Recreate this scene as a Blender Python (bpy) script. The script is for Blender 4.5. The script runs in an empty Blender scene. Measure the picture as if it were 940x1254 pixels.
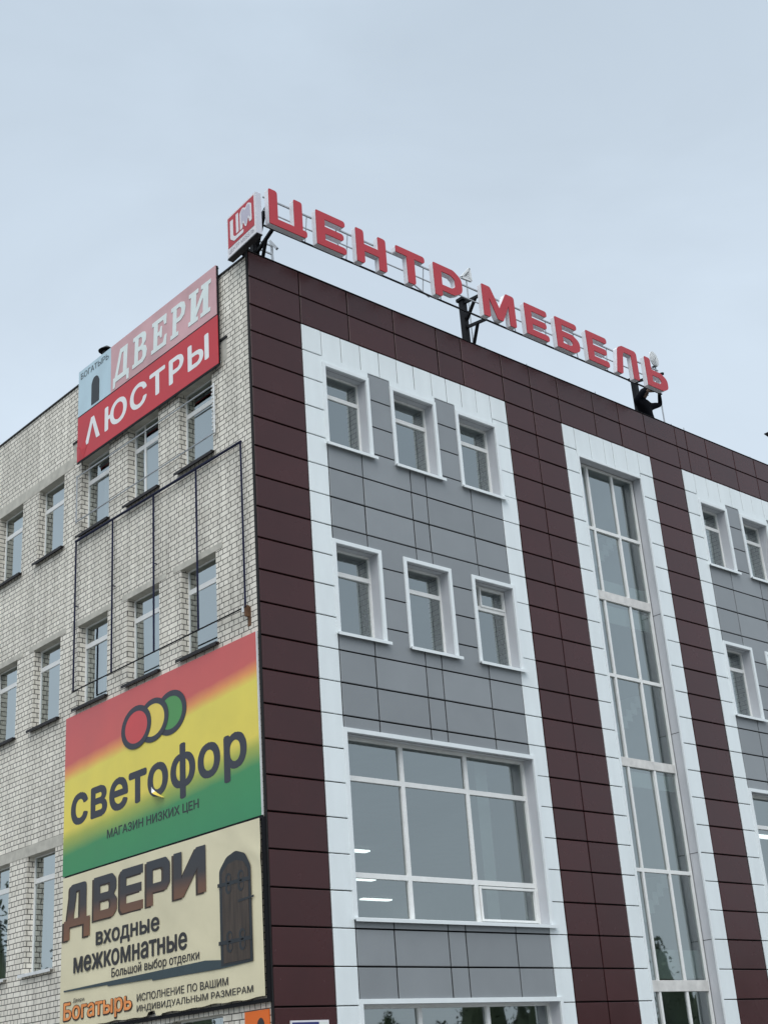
import bpy, bmesh, math, random
from mathutils import Vector, Matrix
random.seed(7)
S = bpy.context.scene
COL = S.collection
U = 0.58                         # one cladding row in metres
Z0 = 25.377 * U + 1.6            # height of the first cladding joint above the ground
def W(x, y, z): return Vector((x * U, y * U, z * U + Z0))
GROUND = -Z0 / U
R = math.radians

# ------------------------------------------------------------ camera
cam_d = bpy.data.cameras.new('camera'); cam = bpy.data.objects.new('camera', cam_d); COL.objects.link(cam)
head, pitch, roll = R(43.23853), R(23.17048), R(4.29781)
fw = Vector((math.sin(head) * math.cos(pitch), math.cos(head) * math.cos(pitch), math.sin(pitch)))
rt = Vector((math.cos(head), -math.sin(head), 0)); dn = fw.cross(rt)
c, s = math.cos(roll), math.sin(roll)
cx, cy = c * rt + s * dn, -s * rt + c * dn
m = Matrix((cx, -cy, -fw)).transposed().to_4x4()
m.translation = W(-22.6305, -29.5473, -25.3772)
cam.matrix_world = m
cam_d.sensor_fit = 'VERTICAL'; cam_d.sensor_height = 24.0; cam_d.lens = 24.0 * 1678.85 / 1254
cam_d.clip_start = 0.1; cam_d.clip_end = 3000
S.camera = cam

# ------------------------------------------------------------ sky and sun
SUN_EL, SUN_AZ = 48.0, 222.0     # azimuth clockwise from +Y; the light comes from there
w = bpy.data.worlds.new('World'); S.world = w; w.use_nodes = True
nt = w.node_tree; nt.nodes.clear(); L = nt.links.new
out = nt.nodes.new('ShaderNodeOutputWorld'); bg = nt.nodes.new('ShaderNodeBackground')
sky = nt.nodes.new('ShaderNodeTexSky'); sky.sky_type = 'NISHITA'; sky.sun_disc = False
sky.sun_elevation = R(SUN_EL); sky.sun_rotation = R(SUN_AZ)
tc = nt.nodes.new('ShaderNodeTexCoord'); mp = nt.nodes.new('ShaderNodeMapping'); mp.inputs['Scale'].default_value = (1.0, 1.0, 2.2)
nz = nt.nodes.new('ShaderNodeTexNoise'); nz.inputs['Scale'].default_value = 3.1; nz.inputs['Detail'].default_value = 5; nz.inputs['Roughness'].default_value = 0.55
nz.inputs['Distortion'].default_value = 0.5
sep = nt.nodes.new('ShaderNodeSeparateXYZ')
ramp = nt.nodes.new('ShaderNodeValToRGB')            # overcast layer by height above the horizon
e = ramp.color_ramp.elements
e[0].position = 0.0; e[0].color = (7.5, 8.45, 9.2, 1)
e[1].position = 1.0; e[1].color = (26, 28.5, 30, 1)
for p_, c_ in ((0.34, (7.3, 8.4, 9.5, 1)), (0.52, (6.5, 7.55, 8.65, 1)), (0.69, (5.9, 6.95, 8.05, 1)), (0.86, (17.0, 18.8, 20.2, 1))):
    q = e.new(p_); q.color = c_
cl = nt.nodes.new('ShaderNodeMapRange'); cl.inputs['From Min'].default_value = 0.3; cl.inputs['From Max'].default_value = 0.72
cl.inputs['To Min'].default_value = 0.95; cl.inputs['To Max'].default_value = 1.07
mul = nt.nodes.new('ShaderNodeMixRGB'); mul.blend_type = 'MULTIPLY'; mul.inputs[0].default_value = 1.0
mix = nt.nodes.new('ShaderNodeMixRGB'); mix.inputs[0].default_value = 0.93
L(tc.outputs['Generated'], mp.inputs[0]); L(mp.outputs[0], nz.inputs['Vector'])
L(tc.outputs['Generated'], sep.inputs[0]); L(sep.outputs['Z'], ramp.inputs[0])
L(nz.outputs['Fac'], cl.inputs['Value']); L(ramp.outputs[0], mul.inputs[1]); L(cl.outputs[0], mul.inputs[2])
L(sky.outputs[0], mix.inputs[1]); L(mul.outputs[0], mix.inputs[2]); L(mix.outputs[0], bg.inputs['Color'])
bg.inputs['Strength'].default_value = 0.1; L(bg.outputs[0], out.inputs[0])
sd = bpy.data.lights.new('sun', 'SUN'); sun = bpy.data.objects.new('sun', sd); COL.objects.link(sun)
sd.energy = 1.5; sd.angle = R(50); sd.color = (1.0, 0.97, 0.93)
d_ = Vector((math.sin(R(SUN_AZ)) * math.cos(R(SUN_EL)), math.cos(R(SUN_AZ)) * math.cos(R(SUN_EL)), math.sin(R(SUN_EL))))
sun.rotation_euler = d_.to_track_quat('Z', 'Y').to_euler()
vs = S.view_settings; vs.view_transform = 'Standard'; vs.look = 'None'; vs.gamma = 1; vs.exposure = 0; vs.use_curve_mapping = False
S.cycles.max_bounces = 8; S.cycles.transparent_max_bounces = 12

# ------------------------------------------------------------ materials
def lin(v):
    v /= 255.0
    return v / 12.92 if v <= 0.04045 else ((v + 0.055) / 1.055) ** 2.4
def A(r, g, b, k=1.0):           # a photographed colour divided by the light that falls on the facade
    return tuple(min(0.82, max(0.004, k * lin(v) / i)) for v, i in zip((r, g, b), (0.64, 0.72, 0.77)))
def mat(name, col, rough=0.5, noise=0.08, scale=3.0, bump=0.0, bscale=40.0, metal=0.0, coat=0.0, attr=None, spec=0.5, stretch=None):
    mt = bpy.data.materials.new(name); mt.use_nodes = True; t = mt.node_tree; b = t.nodes['Principled BSDF']
    b.inputs['Roughness'].default_value = rough; b.inputs['Metallic'].default_value = metal
    b.inputs['Coat Weight'].default_value = coat; b.inputs['Coat Roughness'].default_value = 0.12
    b.inputs['Specular IOR Level'].default_value = spec
    co = t.nodes.new('ShaderNodeTexCoord'); n = t.nodes.new('ShaderNodeTexNoise'); vec = co.outputs['Object']
    if stretch:
        mp = t.nodes.new('ShaderNodeMapping'); mp.inputs['Scale'].default_value = stretch; t.links.new(vec, mp.inputs[0]); vec = mp.outputs[0]
    n.inputs['Scale'].default_value = scale; n.inputs['Detail'].default_value = 6; t.links.new(vec, n.inputs['Vector'])
    r = t.nodes.new('ShaderNodeMapRange'); r.inputs['From Min'].default_value = 0.25; r.inputs['From Max'].default_value = 0.75
    r.inputs['To Min'].default_value = 1 - noise; r.inputs['To Max'].default_value = 1 + noise; t.links.new(n.outputs['Fac'], r.inputs['Value'])
    mx = t.nodes.new('ShaderNodeMixRGB'); mx.blend_type = 'MULTIPLY'; mx.inputs[0].default_value = 1.0
    mx.inputs[1].default_value = (*col, 1); t.links.new(r.outputs[0], mx.inputs[2]); o = mx.outputs[0]
    if attr:
        a = t.nodes.new('ShaderNodeAttribute'); a.attribute_name = attr
        m2 = t.nodes.new('ShaderNodeMixRGB'); m2.blend_type = 'MULTIPLY'; m2.inputs[0].default_value = 1.0
        t.links.new(o, m2.inputs[1]); t.links.new(a.outputs['Color'], m2.inputs[2]); o = m2.outputs[0]
    t.links.new(o, b.inputs['Base Color'])
    rr = t.nodes.new('ShaderNodeMapRange'); rr.inputs['To Min'].default_value = max(0.02, rough - 0.08); rr.inputs['To Max'].default_value = min(1, rough + 0.1)
    t.links.new(n.outputs['Fac'], rr.inputs['Value']); t.links.new(rr.outputs[0], b.inputs['Roughness'])
    if bump:
        n2 = t.nodes.new('ShaderNodeTexNoise'); n2.inputs['Scale'].default_value = bscale; n2.inputs['Detail'].default_value = 4; t.links.new(co.outputs['Object'], n2.inputs['Vector'])
        bp = t.nodes.new('ShaderNodeBump'); bp.inputs['Strength'].default_value = bump; bp.inputs['Distance'].default_value = 0.01
        t.links.new(n2.outputs['Fac'], bp.inputs['Height']); t.links.new(bp.outputs[0], b.inputs['Normal'])
    return mt

def brick_mat():
    mt = bpy.data.materials.new('silicate_brick'); mt.use_nodes = True; t = mt.node_tree; b = t.nodes['Principled BSDF']; N = t.nodes.new; K = t.links.new
    co = N('ShaderNodeTexCoord'); sp = N('ShaderNodeSeparateXYZ'); K(co.outputs['Object'], sp.inputs[0])
    ad = N('ShaderNodeMath'); ad.operation = 'ADD'; K(sp.outputs['X'], ad.inputs[0]); K(sp.outputs['Y'], ad.inputs[1])
    wob = N('ShaderNodeTexNoise'); wob.inputs['Scale'].default_value = 0.9; K(co.outputs['Object'], wob.inputs['Vector'])
    wz = N('ShaderNodeMath'); wz.operation = 'MULTIPLY_ADD'; wz.inputs[1].default_value = 0.03; K(wob.outputs['Fac'], wz.inputs[0]); K(sp.outputs['Z'], wz.inputs[2])
    wob2 = N('ShaderNodeTexNoise'); wob2.inputs['Scale'].default_value = 6.0; K(co.outputs['Object'], wob2.inputs['Vector'])
    wu = N('ShaderNodeMath'); wu.operation = 'MULTIPLY_ADD'; wu.inputs[1].default_value = 0.05; K(wob2.outputs['Fac'], wu.inputs[0]); K(ad.outputs[0], wu.inputs[2])
    cb = N('ShaderNodeCombineXYZ'); K(wu.outputs[0], cb.inputs[0]); K(wz.outputs[0], cb.inputs[1])
    br = N('ShaderNodeTexBrick'); br.inputs['Scale'].default_value = 1.0; br.inputs['Brick Width'].default_value = 0.27; br.inputs['Row Height'].default_value = 0.0995
    br.inputs['Mortar Size'].default_value = 0.0085; br.inputs['Mortar Smooth'].default_value = 0.25; br.inputs['Bias'].default_value = 0.0
    br.offset = 0.5; br.offset_frequency = 2; br.squash = 0.5; br.squash_frequency = 2
    br.inputs['Color1'].default_value = (0.85, 0.80, 0.71, 1); br.inputs['Color2'].default_value = (0.74, 0.695, 0.61, 1); br.inputs['Mortar'].default_value = (0.11, 0.103, 0.093, 1)
    K(cb.outputs[0], br.inputs['Vector'])
    # large weather stains and vertical streaks
    n1 = N('ShaderNodeTexNoise'); n1.inputs['Scale'].default_value = 0.55; n1.inputs['Detail'].default_value = 8; n1.inputs['Roughness'].default_value = 0.65; K(co.outputs['Object'], n1.inputs['Vector'])
    mp = N('ShaderNodeMapping'); mp.inputs['Scale'].default_value = (5, 5, 0.35); K(co.outputs['Object'], mp.inputs[0])
    n2 = N('ShaderNodeTexNoise'); n2.inputs['Scale'].default_value = 1.0; n2.inputs['Detail'].default_value = 5; K(mp.outputs[0], n2.inputs['Vector'])
    sm = N('ShaderNodeMath'); sm.operation = 'ADD'; K(n1.outputs['Fac'], sm.inputs[0]); K(n2.outputs['Fac'], sm.inputs[1])
    mr = N('ShaderNodeMapRange'); mr.inputs['From Min'].default_value = 0.7; mr.inputs['From Max'].default_value = 1.25; mr.inputs['To Min'].default_value = 0.76; mr.inputs['To Max'].default_value = 1.1; K(sm.outputs[0], mr.inputs['Value'])
    n3 = N('ShaderNodeTexNoise'); n3.inputs['Scale'].default_value = 60; n3.inputs['Detail'].default_value = 3; K(co.outputs['Object'], n3.inputs['Vector'])
    m3 = N('ShaderNodeMapRange'); m3.inputs['To Min'].default_value = 0.86; m3.inputs['To Max'].default_value = 1.14; K(n3.outputs['Fac'], m3.inputs['Value'])
    mm = N('ShaderNodeMath'); mm.operation = 'MULTIPLY'; K(mr.outputs[0], mm.inputs[0]); K(m3.outputs[0], mm.inputs[1])
    mx = N('ShaderNodeMixRGB'); mx.blend_type = 'MULTIPLY'; mx.inputs[0].default_value = 1; K(br.outputs['Color'], mx.inputs[1]); K(mm.outputs[0], mx.inputs[2])
    # a few chipped / replaced mortar smears
    K(mx.outputs[0], b.inputs['Base Color']); b.inputs['Roughness'].default_value = 0.9; b.inputs['Specular IOR Level'].default_value = 0.2
    iv = N('ShaderNodeMath'); iv.operation = 'SUBTRACT'; iv.inputs[0].default_value = 1.0; K(br.outputs['Fac'], iv.inputs[1])
    n4 = N('ShaderNodeMath'); n4.operation = 'MULTIPLY_ADD'; n4.inputs[1].default_value = 0.25; K(n3.outputs['Fac'], n4.inputs[0]); K(iv.outputs[0], n4.inputs[2])
    bp = N('ShaderNodeBump'); bp.inputs['Strength'].default_value = 0.8; bp.inputs['Distance'].default_value = 0.012; K(n4.outputs[0], bp.inputs['Height']); K(bp.outputs[0], b.inputs['Normal'])
    return mt

def glass_mat(name, tint, refl):
    mt = bpy.data.materials.new(name); mt.use_nodes = True; t = mt.node_tree; t.nodes.clear(); N = t.nodes.new; K = t.links.new
    o = N('ShaderNodeOutputMaterial'); tr = N('ShaderNodeBsdfTransparent'); gl = N('ShaderNodeBsdfGlossy'); mx = N('ShaderNodeMixShader')
    tr.inputs[0].default_value = (*tint, 1); gl.inputs['Roughness'].default_value = 0.015; gl.inputs['Color'].default_value = (0.9, 0.97, 0.97, 1)
    fr = N('ShaderNodeFresnel'); fr.inputs['IOR'].default_value = 1.55
    ma = N('ShaderNodeMath'); ma.operation = 'MULTIPLY_ADD'; ma.use_clamp = True; ma.inputs[1].default_value = 1.35; ma.inputs[2].default_value = refl; K(fr.outputs[0], ma.inputs[0])
    co = N('ShaderNodeTexCoord'); n = N('ShaderNodeTexNoise'); n.inputs['Scale'].default_value = 0.9; n.inputs['Detail'].default_value = 2; K(co.outputs['Object'], n.inputs['Vector'])
    bp = N('ShaderNodeBump'); bp.inputs['Strength'].default_value = 0.025; bp.inputs['Distance'].default_value = 0.05; K(n.outputs['Fac'], bp.inputs['Height']); K(bp.outputs[0], gl.inputs['Normal'])
    K(ma.outputs[0], mx.inputs[0]); K(tr.outputs[0], mx.inputs[1]); K(gl.outputs[0], mx.inputs[2]); K(mx.outputs[0], o.inputs[0])
    return mt

def ramp_mat(name, stops, z0, z1, tilt=0.0, y0=0.0, rough=0.5, soft=0.0):     # printed colour bands by height
    mt = mat(name, (1, 1, 1), rough, 0.06, 1.2, 0.15, 6.0); t = mt.node_tree; b = t.nodes['Principled BSDF']; N = t.nodes.new; K = t.links.new
    g = N('ShaderNodeTexCoord'); sp = N('ShaderNodeSeparateXYZ'); K(g.outputs['Object'], sp.inputs[0])
    ti = N('ShaderNodeMath'); ti.operation = 'MULTIPLY_ADD'; ti.inputs[1].default_value = tilt; K(sp.outputs['Y'], ti.inputs[0]); K(sp.outputs['Z'], ti.inputs[2])
    n = N('ShaderNodeTexNoise'); n.inputs['Scale'].default_value = 3.0; K(g.outputs['Object'], n.inputs['Vector'])
    t2 = N('ShaderNodeMath'); t2.operation = 'MULTIPLY_ADD'; t2.inputs[1].default_value = soft; K(n.outputs['Fac'], t2.inputs[0]); K(ti.outputs[0], t2.inputs[2])
    mr = N('ShaderNodeMapRange'); mr.inputs['From Min'].default_value = z0 + tilt * y0; mr.inputs['From Max'].default_value = z1 + tilt * y0; K(t2.outputs[0], mr.inputs['Value'])
    rp = N('ShaderNodeValToRGB'); e = rp.color_ramp.elements
    e[0].position, e[0].color = stops[0][0], (*stops[0][1], 1); e[1].position, e[1].color = stops[-1][0], (*stops[-1][1], 1)
    for p, cc in stops[1:-1]: q = e.new(p); q.color = (*cc, 1)
    K(mr.outputs[0], rp.inputs[0])
    mul = [l.from_node for l in b.inputs['Base Color'].links][0]; K(rp.outputs[0], mul.inputs[1])
    return mt

M = {}
M['brick'] = brick_mat()
M['maroon'] = mat('maroon_metal_cassette', (0.054, 0.0145, 0.0152), 0.25, 0.10, 1.3, 0.22, 1.4, attr='tone', spec=0.38)
M['white_panel'] = mat('white_metal_cassette', (0.78, 0.83, 0.84), 0.4, 0.05, 1.5, 0.1, 1.6, attr='tone', stretch=(2.5, 2.5, .5))
M['grey_panel'] = mat('grey_metal_cassette', (0.25, 0.266, 0.279), 0.36, 0.05, 1.8, 0.15, 1.4, attr='tone')
M['backing'] = mat('dark_subframe', (0.012, 0.011, 0.012), 0.9)
M['white_trim'] = mat('white_painted_flashing', (0.78, 0.82, 0.83), 0.38, 0.03, 4.0)
M['reveal'] = mat('reveal_sheet', (0.56, 0.57, 0.60), 0.45, 0.05, 3.0, stretch=(1, 1, 0.4))
M['vinyl'] = mat('white_vinyl_frame', (0.82, 0.82, 0.80), 0.35, 0.05, 5.0)
M['band'] = mat('stained_white_band', (0.68, 0.66, 0.63), 0.5, 0.16, 6.0)
M['glass'] = glass_mat('window_glass', (0.66, 0.73, 0.71), 0.23)
M['glass_old'] = glass_mat('window_glass_side', (0.66, 0.72, 0.72), 0.34)
M['concrete'] = mat('concrete_lintel', (0.50, 0.475, 0.415), 0.9, 0.2, 5.0, 0.3, 60)
M['dark_tin'] = mat('dark_tin', (0.028, 0.026, 0.028), 0.6, 0.3, 8.0, spec=0.25)
M['white_tin'] = mat('white_tin', (0.7, 0.71, 0.71), 0.4, 0.1, 8.0)
M['black_steel'] = mat('black_painted_steel', (0.006, 0.006, 0.008), 0.6, 0.3, 8.0, spec=0.2)
M['blue_steel'] = mat('dark_blue_painted_steel', (0.012, 0.014, 0.042), 0.6, 0.4, 9.0, spec=0.2)
M['rust'] = mat('rusty_steel', (0.12, 0.06, 0.03), 0.85, 0.5, 12.0)
M['grey_steel'] = mat('galvanised_steel', (0.42, 0.44, 0.46), 0.4, 0.2, 6.0, metal=0.3)
M['letter_red'] = mat('red_acrylic_face', (0.47, 0.032, 0.045), 0.35, 0.04, 3.0, spec=0.4)
M['letter_white'] = mat('white_letter_return', (0.74, 0.73, 0.76), 0.4, 0.05, 3.0)
M['box_grey'] = mat('sign_box_shell', (0.60, 0.60, 0.66), 0.4, 0.05, 3.0)
M['box_white'] = mat('sign_box_white', (0.76, 0.74, 0.76), 0.35, 0.03)
M['box_text'] = mat('sign_small_print', (0.33, 0.32, 0.36), 0.5, 0.0)
M['logo_grey'] = mat('sign_logo_lilac', (0.50, 0.47, 0.56), 0.4, 0.02)
M['sign_pink'] = mat('faded_pink_vinyl', A(186, 156, 164, .82), 0.6, 0.18, 1.2)
M['sign_blue'] = mat('faded_pale_blue_vinyl', A(160, 190, 206, .9), 0.6, 0.08, 1.6)
M['sign_pale'] = mat('faded_pale_lettering', A(184, 203, 206), 0.6, 0.08, 2.0)
M['sign_red'] = mat('red_vinyl', A(170, 46, 56, .88), 0.5, 0.08, 1.2, 0.2, 3.0)
M['sign_cream'] = mat('cream_lettering', A(222, 218, 210), 0.5, 0.06)
M['ink'] = mat('dark_print', (0.035, 0.034, 0.036), 0.6, 0.15, 6)
M['ink_fade'] = mat('faded_dark_print', (0.10, 0.13, 0.15), 0.6, 0.2, 6)
M['slate'] = mat('slate_print', (0.040, 0.043, 0.060), 0.55, 0.1, 3)
M['slate_thin'] = mat('slate_small_print', (0.03, 0.042, 0.042), 0.55, 0.1, 3)
M['banner'] = mat('cream_banner_vinyl', A(192, 193, 168, .92), 0.45, 0.09, 0.8, 0.8, 2.0)
M['teal_print'] = mat('dark_teal_print', (0.045, 0.068, 0.078), 0.55, 0.1, 3)
M['door_wood'] = mat('printed_dark_planks', (0.060, 0.043, 0.033), 0.55, 0.55, 2.2, stretch=(1, 7, 0.7))
M['door_edge'] = mat('printed_door_frame', (0.026, 0.031, 0.037), 0.55, 0.2, 3)
M['amber'] = mat('amber_print', A(196, 126, 72), 0.55, 0.3, 5)
M['brown_print'] = mat('brown_print', (0.05, 0.032, 0.024), 0.55, 0.2, 5)
M['orange'] = mat('orange_vinyl', A(226, 96, 34), 0.5, 0.05)
M['plate_blue'] = mat('plate_blue', (0.025, 0.03, 0.16), 0.4, 0.05)
M['cloth'] = mat('worker_black_cloth', (0.004, 0.0045, 0.007), 0.9, 0.3, 8, spec=0.1)
M['skin'] = mat('worker_skin', (0.14, 0.085, 0.06), 0.6, 0.1, 10)
M['plaster'] = mat('interior_plaster', (0.5, 0.52, 0.50), 0.9, 0.08, 2)
M['interior_white'] = mat('interior_white_board', (0.72, 0.75, 0.72), 0.8, 0.06, 3)
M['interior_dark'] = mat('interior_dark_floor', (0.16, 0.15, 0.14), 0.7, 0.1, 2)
M['curtain'] = mat('curtain_cloth', (0.55, 0.56, 0.55), 0.9, 0.08, 3)
M['roofing'] = mat('bitumen_roofing', (0.06, 0.06, 0.062), 0.9, 0.3, 2, 0.3, 20)
M['asphalt'] = mat('asphalt', (0.12, 0.118, 0.112), 0.9, 0.3, 0.7, 0.4, 50)
M['paving'] = mat('concrete_paving', (0.25, 0.245, 0.235), 0.9, 0.2, 1.0, 0.3, 30)
M['leaf'] = mat('far_foliage', (0.05, 0.07, 0.035), 0.8, 0.5, 0.3)
lm = bpy.data.materials.new('lit_tube'); lm.use_nodes = True; b_ = lm.node_tree.nodes['Principled BSDF']
b_.inputs['Emission Color'].default_value = (0.95, 1.0, 1.0, 1); b_.inputs['Emission Strength'].default_value = 2.2
M['lamp'] = lm

# ------------------------------------------------------------ mesh helpers (all coordinates in cladding rows)
class MB:
    def __init__(s): s.v = []; s.f = []; s.mi = []; s.mats = []; s.tone = []
    def _m(s, m):
        if m not in s.mats: s.mats.append(m)
        return s.mats.index(m)
    def face(s, pts, m, tone=1.0):
        i = len(s.v); s.v += [tuple(p) for p in pts]; s.f.append(tuple(range(i, i + len(pts)))); s.mi.append(s._m(m)); s.tone.append(tone)
    def solid(s, lo, hi, m, tone=1.0, mside=None):       # prism between two matching rings
        i = len(s.v); n = len(lo); s.v += [tuple(p) for p in lo] + [tuple(p) for p in hi]
        s.f += [tuple(range(i + n - 1, i - 1, -1)), tuple(range(i + n, i + 2 * n))]; s.mi += [s._m(m)] * 2; s.tone += [tone] * 2
        ms = s._m(mside or m)
        for k in range(n):
            j = (k + 1) % n; s.f.append((i + k, i + j, i + n + j, i + n + k)); s.mi.append(ms); s.tone.append(tone)
    def box(s, x0, x1, y0, y1, z0, z1, m, tone=1.0):
        s.solid([(x0, y0, z0), (x1, y0, z0), (x1, y1, z0), (x0, y1, z0)], [(x0, y0, z1), (x1, y0, z1), (x1, y1, z1), (x0, y1, z1)], m, tone)
    def mbox(s, mp, u0, u1, d0, d1, z0, z1, m, tone=1.0):  # box on a facade: u along it, d into it
        a, b = mp(u0, d0, z0), mp(u1, d1, z1)
        s.box(min(a[0], b[0]), max(a[0], b[0]), min(a[1], b[1]), max(a[1], b[1]), z0, z1, m, tone)
    def tube(s, p, q, r, m, n=8, r2=None):
        p, q = Vector(p), Vector(q); d = (q - p).normalized(); a = d.orthogonal().normalized(); b = d.cross(a); r2 = r if r2 is None else r2
        an = [2 * math.pi * k / n for k in range(n)]
        s.solid([p + (a * math.cos(t) + b * math.sin(t)) * r for t in an], [q + (a * math.cos(t) + b * math.sin(t)) * r2 for t in an], m)
    def bar(s, p, q, wd, m):                               # square bar
        p, q = Vector(p), Vector(q); d = (q - p).normalized()
        up = Vector((0, 0, 1)) if abs(d.z) < 0.9 else Vector((0, 1, 0)); a = d.cross(up).normalized() * wd / 2; b = d.cross(a).normalized() * wd / 2
        s.solid([p + a + b, p - a + b, p - a - b, p + a - b], [q + a + b, q - a + b, q - a - b, q + a - b], m)
    def build(s, name, parent=None, base=None, bevel=0.0, smooth=False, keep=False):
        me = bpy.data.meshes.new(name); off = base if base is not None else rootloc(parent)
        me.from_pydata([W(*p) - off for p in s.v], [], s.f)
        for m in s.mats: me.materials.append(M[m])
        for p, i in zip(me.polygons, s.mi): p.material_index = i; p.use_smooth = smooth
        at = me.color_attributes.new('tone', 'FLOAT_COLOR', 'CORNER')
        for p, tn in zip(me.polygons, s.tone):
            for li in p.loop_indices: at.data[li].color = (tn, tn, tn, 1)
        if not keep:
            bm = bmesh.new(); bm.from_mesh(me); bmesh.ops.recalc_face_normals(bm, faces=bm.faces); bm.to_mesh(me); bm.free()
        return link(name, me, parent, off if parent is None else None, bevel)
def link(name, me, parent, loc=None, bevel=0.0):
    o = bpy.data.objects.new(name, me); COL.objects.link(o)
    if parent: o.parent = parent
    if loc is not None: o.location = loc
    if bevel:
        b = o.modifiers.new('edge', 'BEVEL'); b.width = bevel; b.segments = 2; b.limit_method = 'ANGLE'; b.angle_limit = R(50)
    return o
def rootloc(p):
    v = Vector((0, 0, 0))
    while p: v += p.location; p = p.parent
    return v
def tag(o, label=None, cat=None, group=None, kind=None):
    for k, v in (('label', label), ('category', cat), ('group', group), ('kind', kind)):
        if v: o[k] = v
    return o
def thing(name, label, cat, at, group=None):
    o = bpy.data.objects.new(name, None); COL.objects.link(o); o.location = W(*at); o.empty_display_size = 0.3
    return tag(o, label, cat, group)
FR = lambda u, d, z: (u, d, z)          # right facade: u = x, d = y
LF = lambda u, d, z: (d, u, z)          # left facade: u = y, d = x

from mathutils.geometry import tessellate_polygon
def fill_into(bm, loops, z0, z1):
    """outline + holes -> prism between z0 (back) and z1 (front)"""
    flat = [Vector((p[0], p[1], 0)) for lp in loops for p in lp]
    tris = tessellate_polygon([[Vector((p[0], p[1], 0)) for p in lp] for lp in loops])
    lo = [bm.verts.new((p.x, p.y, z0)) for p in flat]; hi = [bm.verts.new((p.x, p.y, z1)) for p in flat]
    for t in tris:
        n = (flat[t[1]] - flat[t[0]]).cross(flat[t[2]] - flat[t[0]]).z
        if abs(n) < 1e-12: continue
        t = t if n > 0 else t[::-1]
        try: bm.faces.new([hi[i] for i in t]); bm.faces.new([lo[i] for i in t[::-1]])
        except ValueError: pass
    o = 0
    for li, lp in enumerate(loops):
        k = len(lp); ar = sum(lp[i - 1][0] * lp[i][1] - lp[i][0] * lp[i - 1][1] for i in range(k)); fwd = (ar > 0) == (li == 0)
        for i in range(k):
            p, q = o + i, o + (i + 1) % k
            try: bm.faces.new([lo[p], lo[q], hi[q], hi[p]] if fwd else [lo[q], lo[p], hi[p], hi[q]])
            except ValueError: pass
        o += k
def curve_mesh(loops, extrude):
    me = bpy.data.meshes.new('outline'); bm = bmesh.new(); fill_into(bm, loops, 0.0, extrude); bm.to_mesh(me); bm.free(); return me
def clean(lp):
    r = []
    for p in lp:
        if not r or (Vector(p) - Vector(r[-1])).length > 1e-4: r.append(tuple(p))
    if len(r) > 1 and (Vector(r[0]) - Vector(r[-1])).length < 1e-4: r.pop()
    return r
def area(lp): return sum(lp[i - 1][0] * lp[i][1] - lp[i][0] * lp[i - 1][1] for i in range(len(lp))) / 2
def glyph_groups(body, spacing, bold):
    cu = bpy.data.curves.new('t', 'FONT'); cu.body = body; cu.size = 1; cu.fill_mode = 'NONE'; cu.resolution_u = 4; cu.space_character = spacing
    me = eval_mesh(cu); nb = {}
    for e_ in me.edges:
        a_, b_ = e_.vertices; nb.setdefault(a_, []).append(b_); nb.setdefault(b_, []).append(a_)
    nxt = {e_.vertices[0]: e_.vertices[1] for e_ in me.edges}; seen = set(); loops = []
    for st in nb:
        if st in seen: continue
        lp = [st]; seen.add(st); cur = st
        while True:
            c2 = [q for q in nb[cur] if q not in seen]
            if not c2: break
            cur = nxt[cur] if (cur in nxt and nxt[cur] in c2) else c2[0]; seen.add(cur); lp.append(cur)
        lp = clean([tuple(me.vertices[i].co.xy) for i in lp])
        if len(lp) > 2: loops.append(lp)
    bpy.data.meshes.remove(me)
    if sum(area(l) for l in loops) < 0: loops = [l[::-1] for l in loops]
    if bold: loops = [[(p[0] + dx * bold, p[1] + dy * bold) for p in l] for l in loops for dx, dy in ((0, 0), (1, 0), (-1, 0), (0, .8), (0, -.8), (.7, .6), (-.7, .6), (.7, -.6), (-.7, -.6))]
    return loops
def scan_fill(bm, loops, bands, z):
    """non-zero winding fill in thin bands, safe for outlines that cross themselves"""
    ed = [(l[i - 1], l[i]) for l in loops for i in range(len(l)) if abs(l[i - 1][1] - l[i][1]) > 1e-9]
    y0 = min(p[1] for l in loops for p in l); y1 = max(p[1] for l in loops for p in l); h = (y1 - y0) / bands
    for k in range(bands):
        a_, b_ = y0 + k * h, y0 + (k + 1) * h; ym = (a_ + b_) / 2; cr = []
        for p, q in ed:
            if (p[1] > ym) != (q[1] > ym):
                f = lambda y: p[0] + (q[0] - p[0]) * (min(max(y, min(p[1], q[1])), max(p[1], q[1])) - p[1]) / (q[1] - p[1])
                cr.append((f(ym), f(a_), f(b_), 1 if q[1] > p[1] else -1))
        cr.sort(); wn = 0; st = None
        for x, xa, xb, dr in cr:
            if wn == 0: st = (xa, xb)
            wn += dr
            if wn == 0 and st: 
                vs4 = [bm.verts.new((st[0], a_, z)), bm.verts.new((xa, a_, z)), bm.verts.new((xb, b_, z)), bm.verts.new((st[1], b_, z))]
                bm.faces.new(vs4)
def eval_mesh(cu):
    o = bpy.data.objects.new('tmp', cu); COL.objects.link(o)
    dg = bpy.context.evaluated_depsgraph_get(); me = bpy.data.meshes.new_from_object(o.evaluated_get(dg))
    bpy.data.objects.remove(o); bpy.data.curves.remove(cu)
    return me
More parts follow.
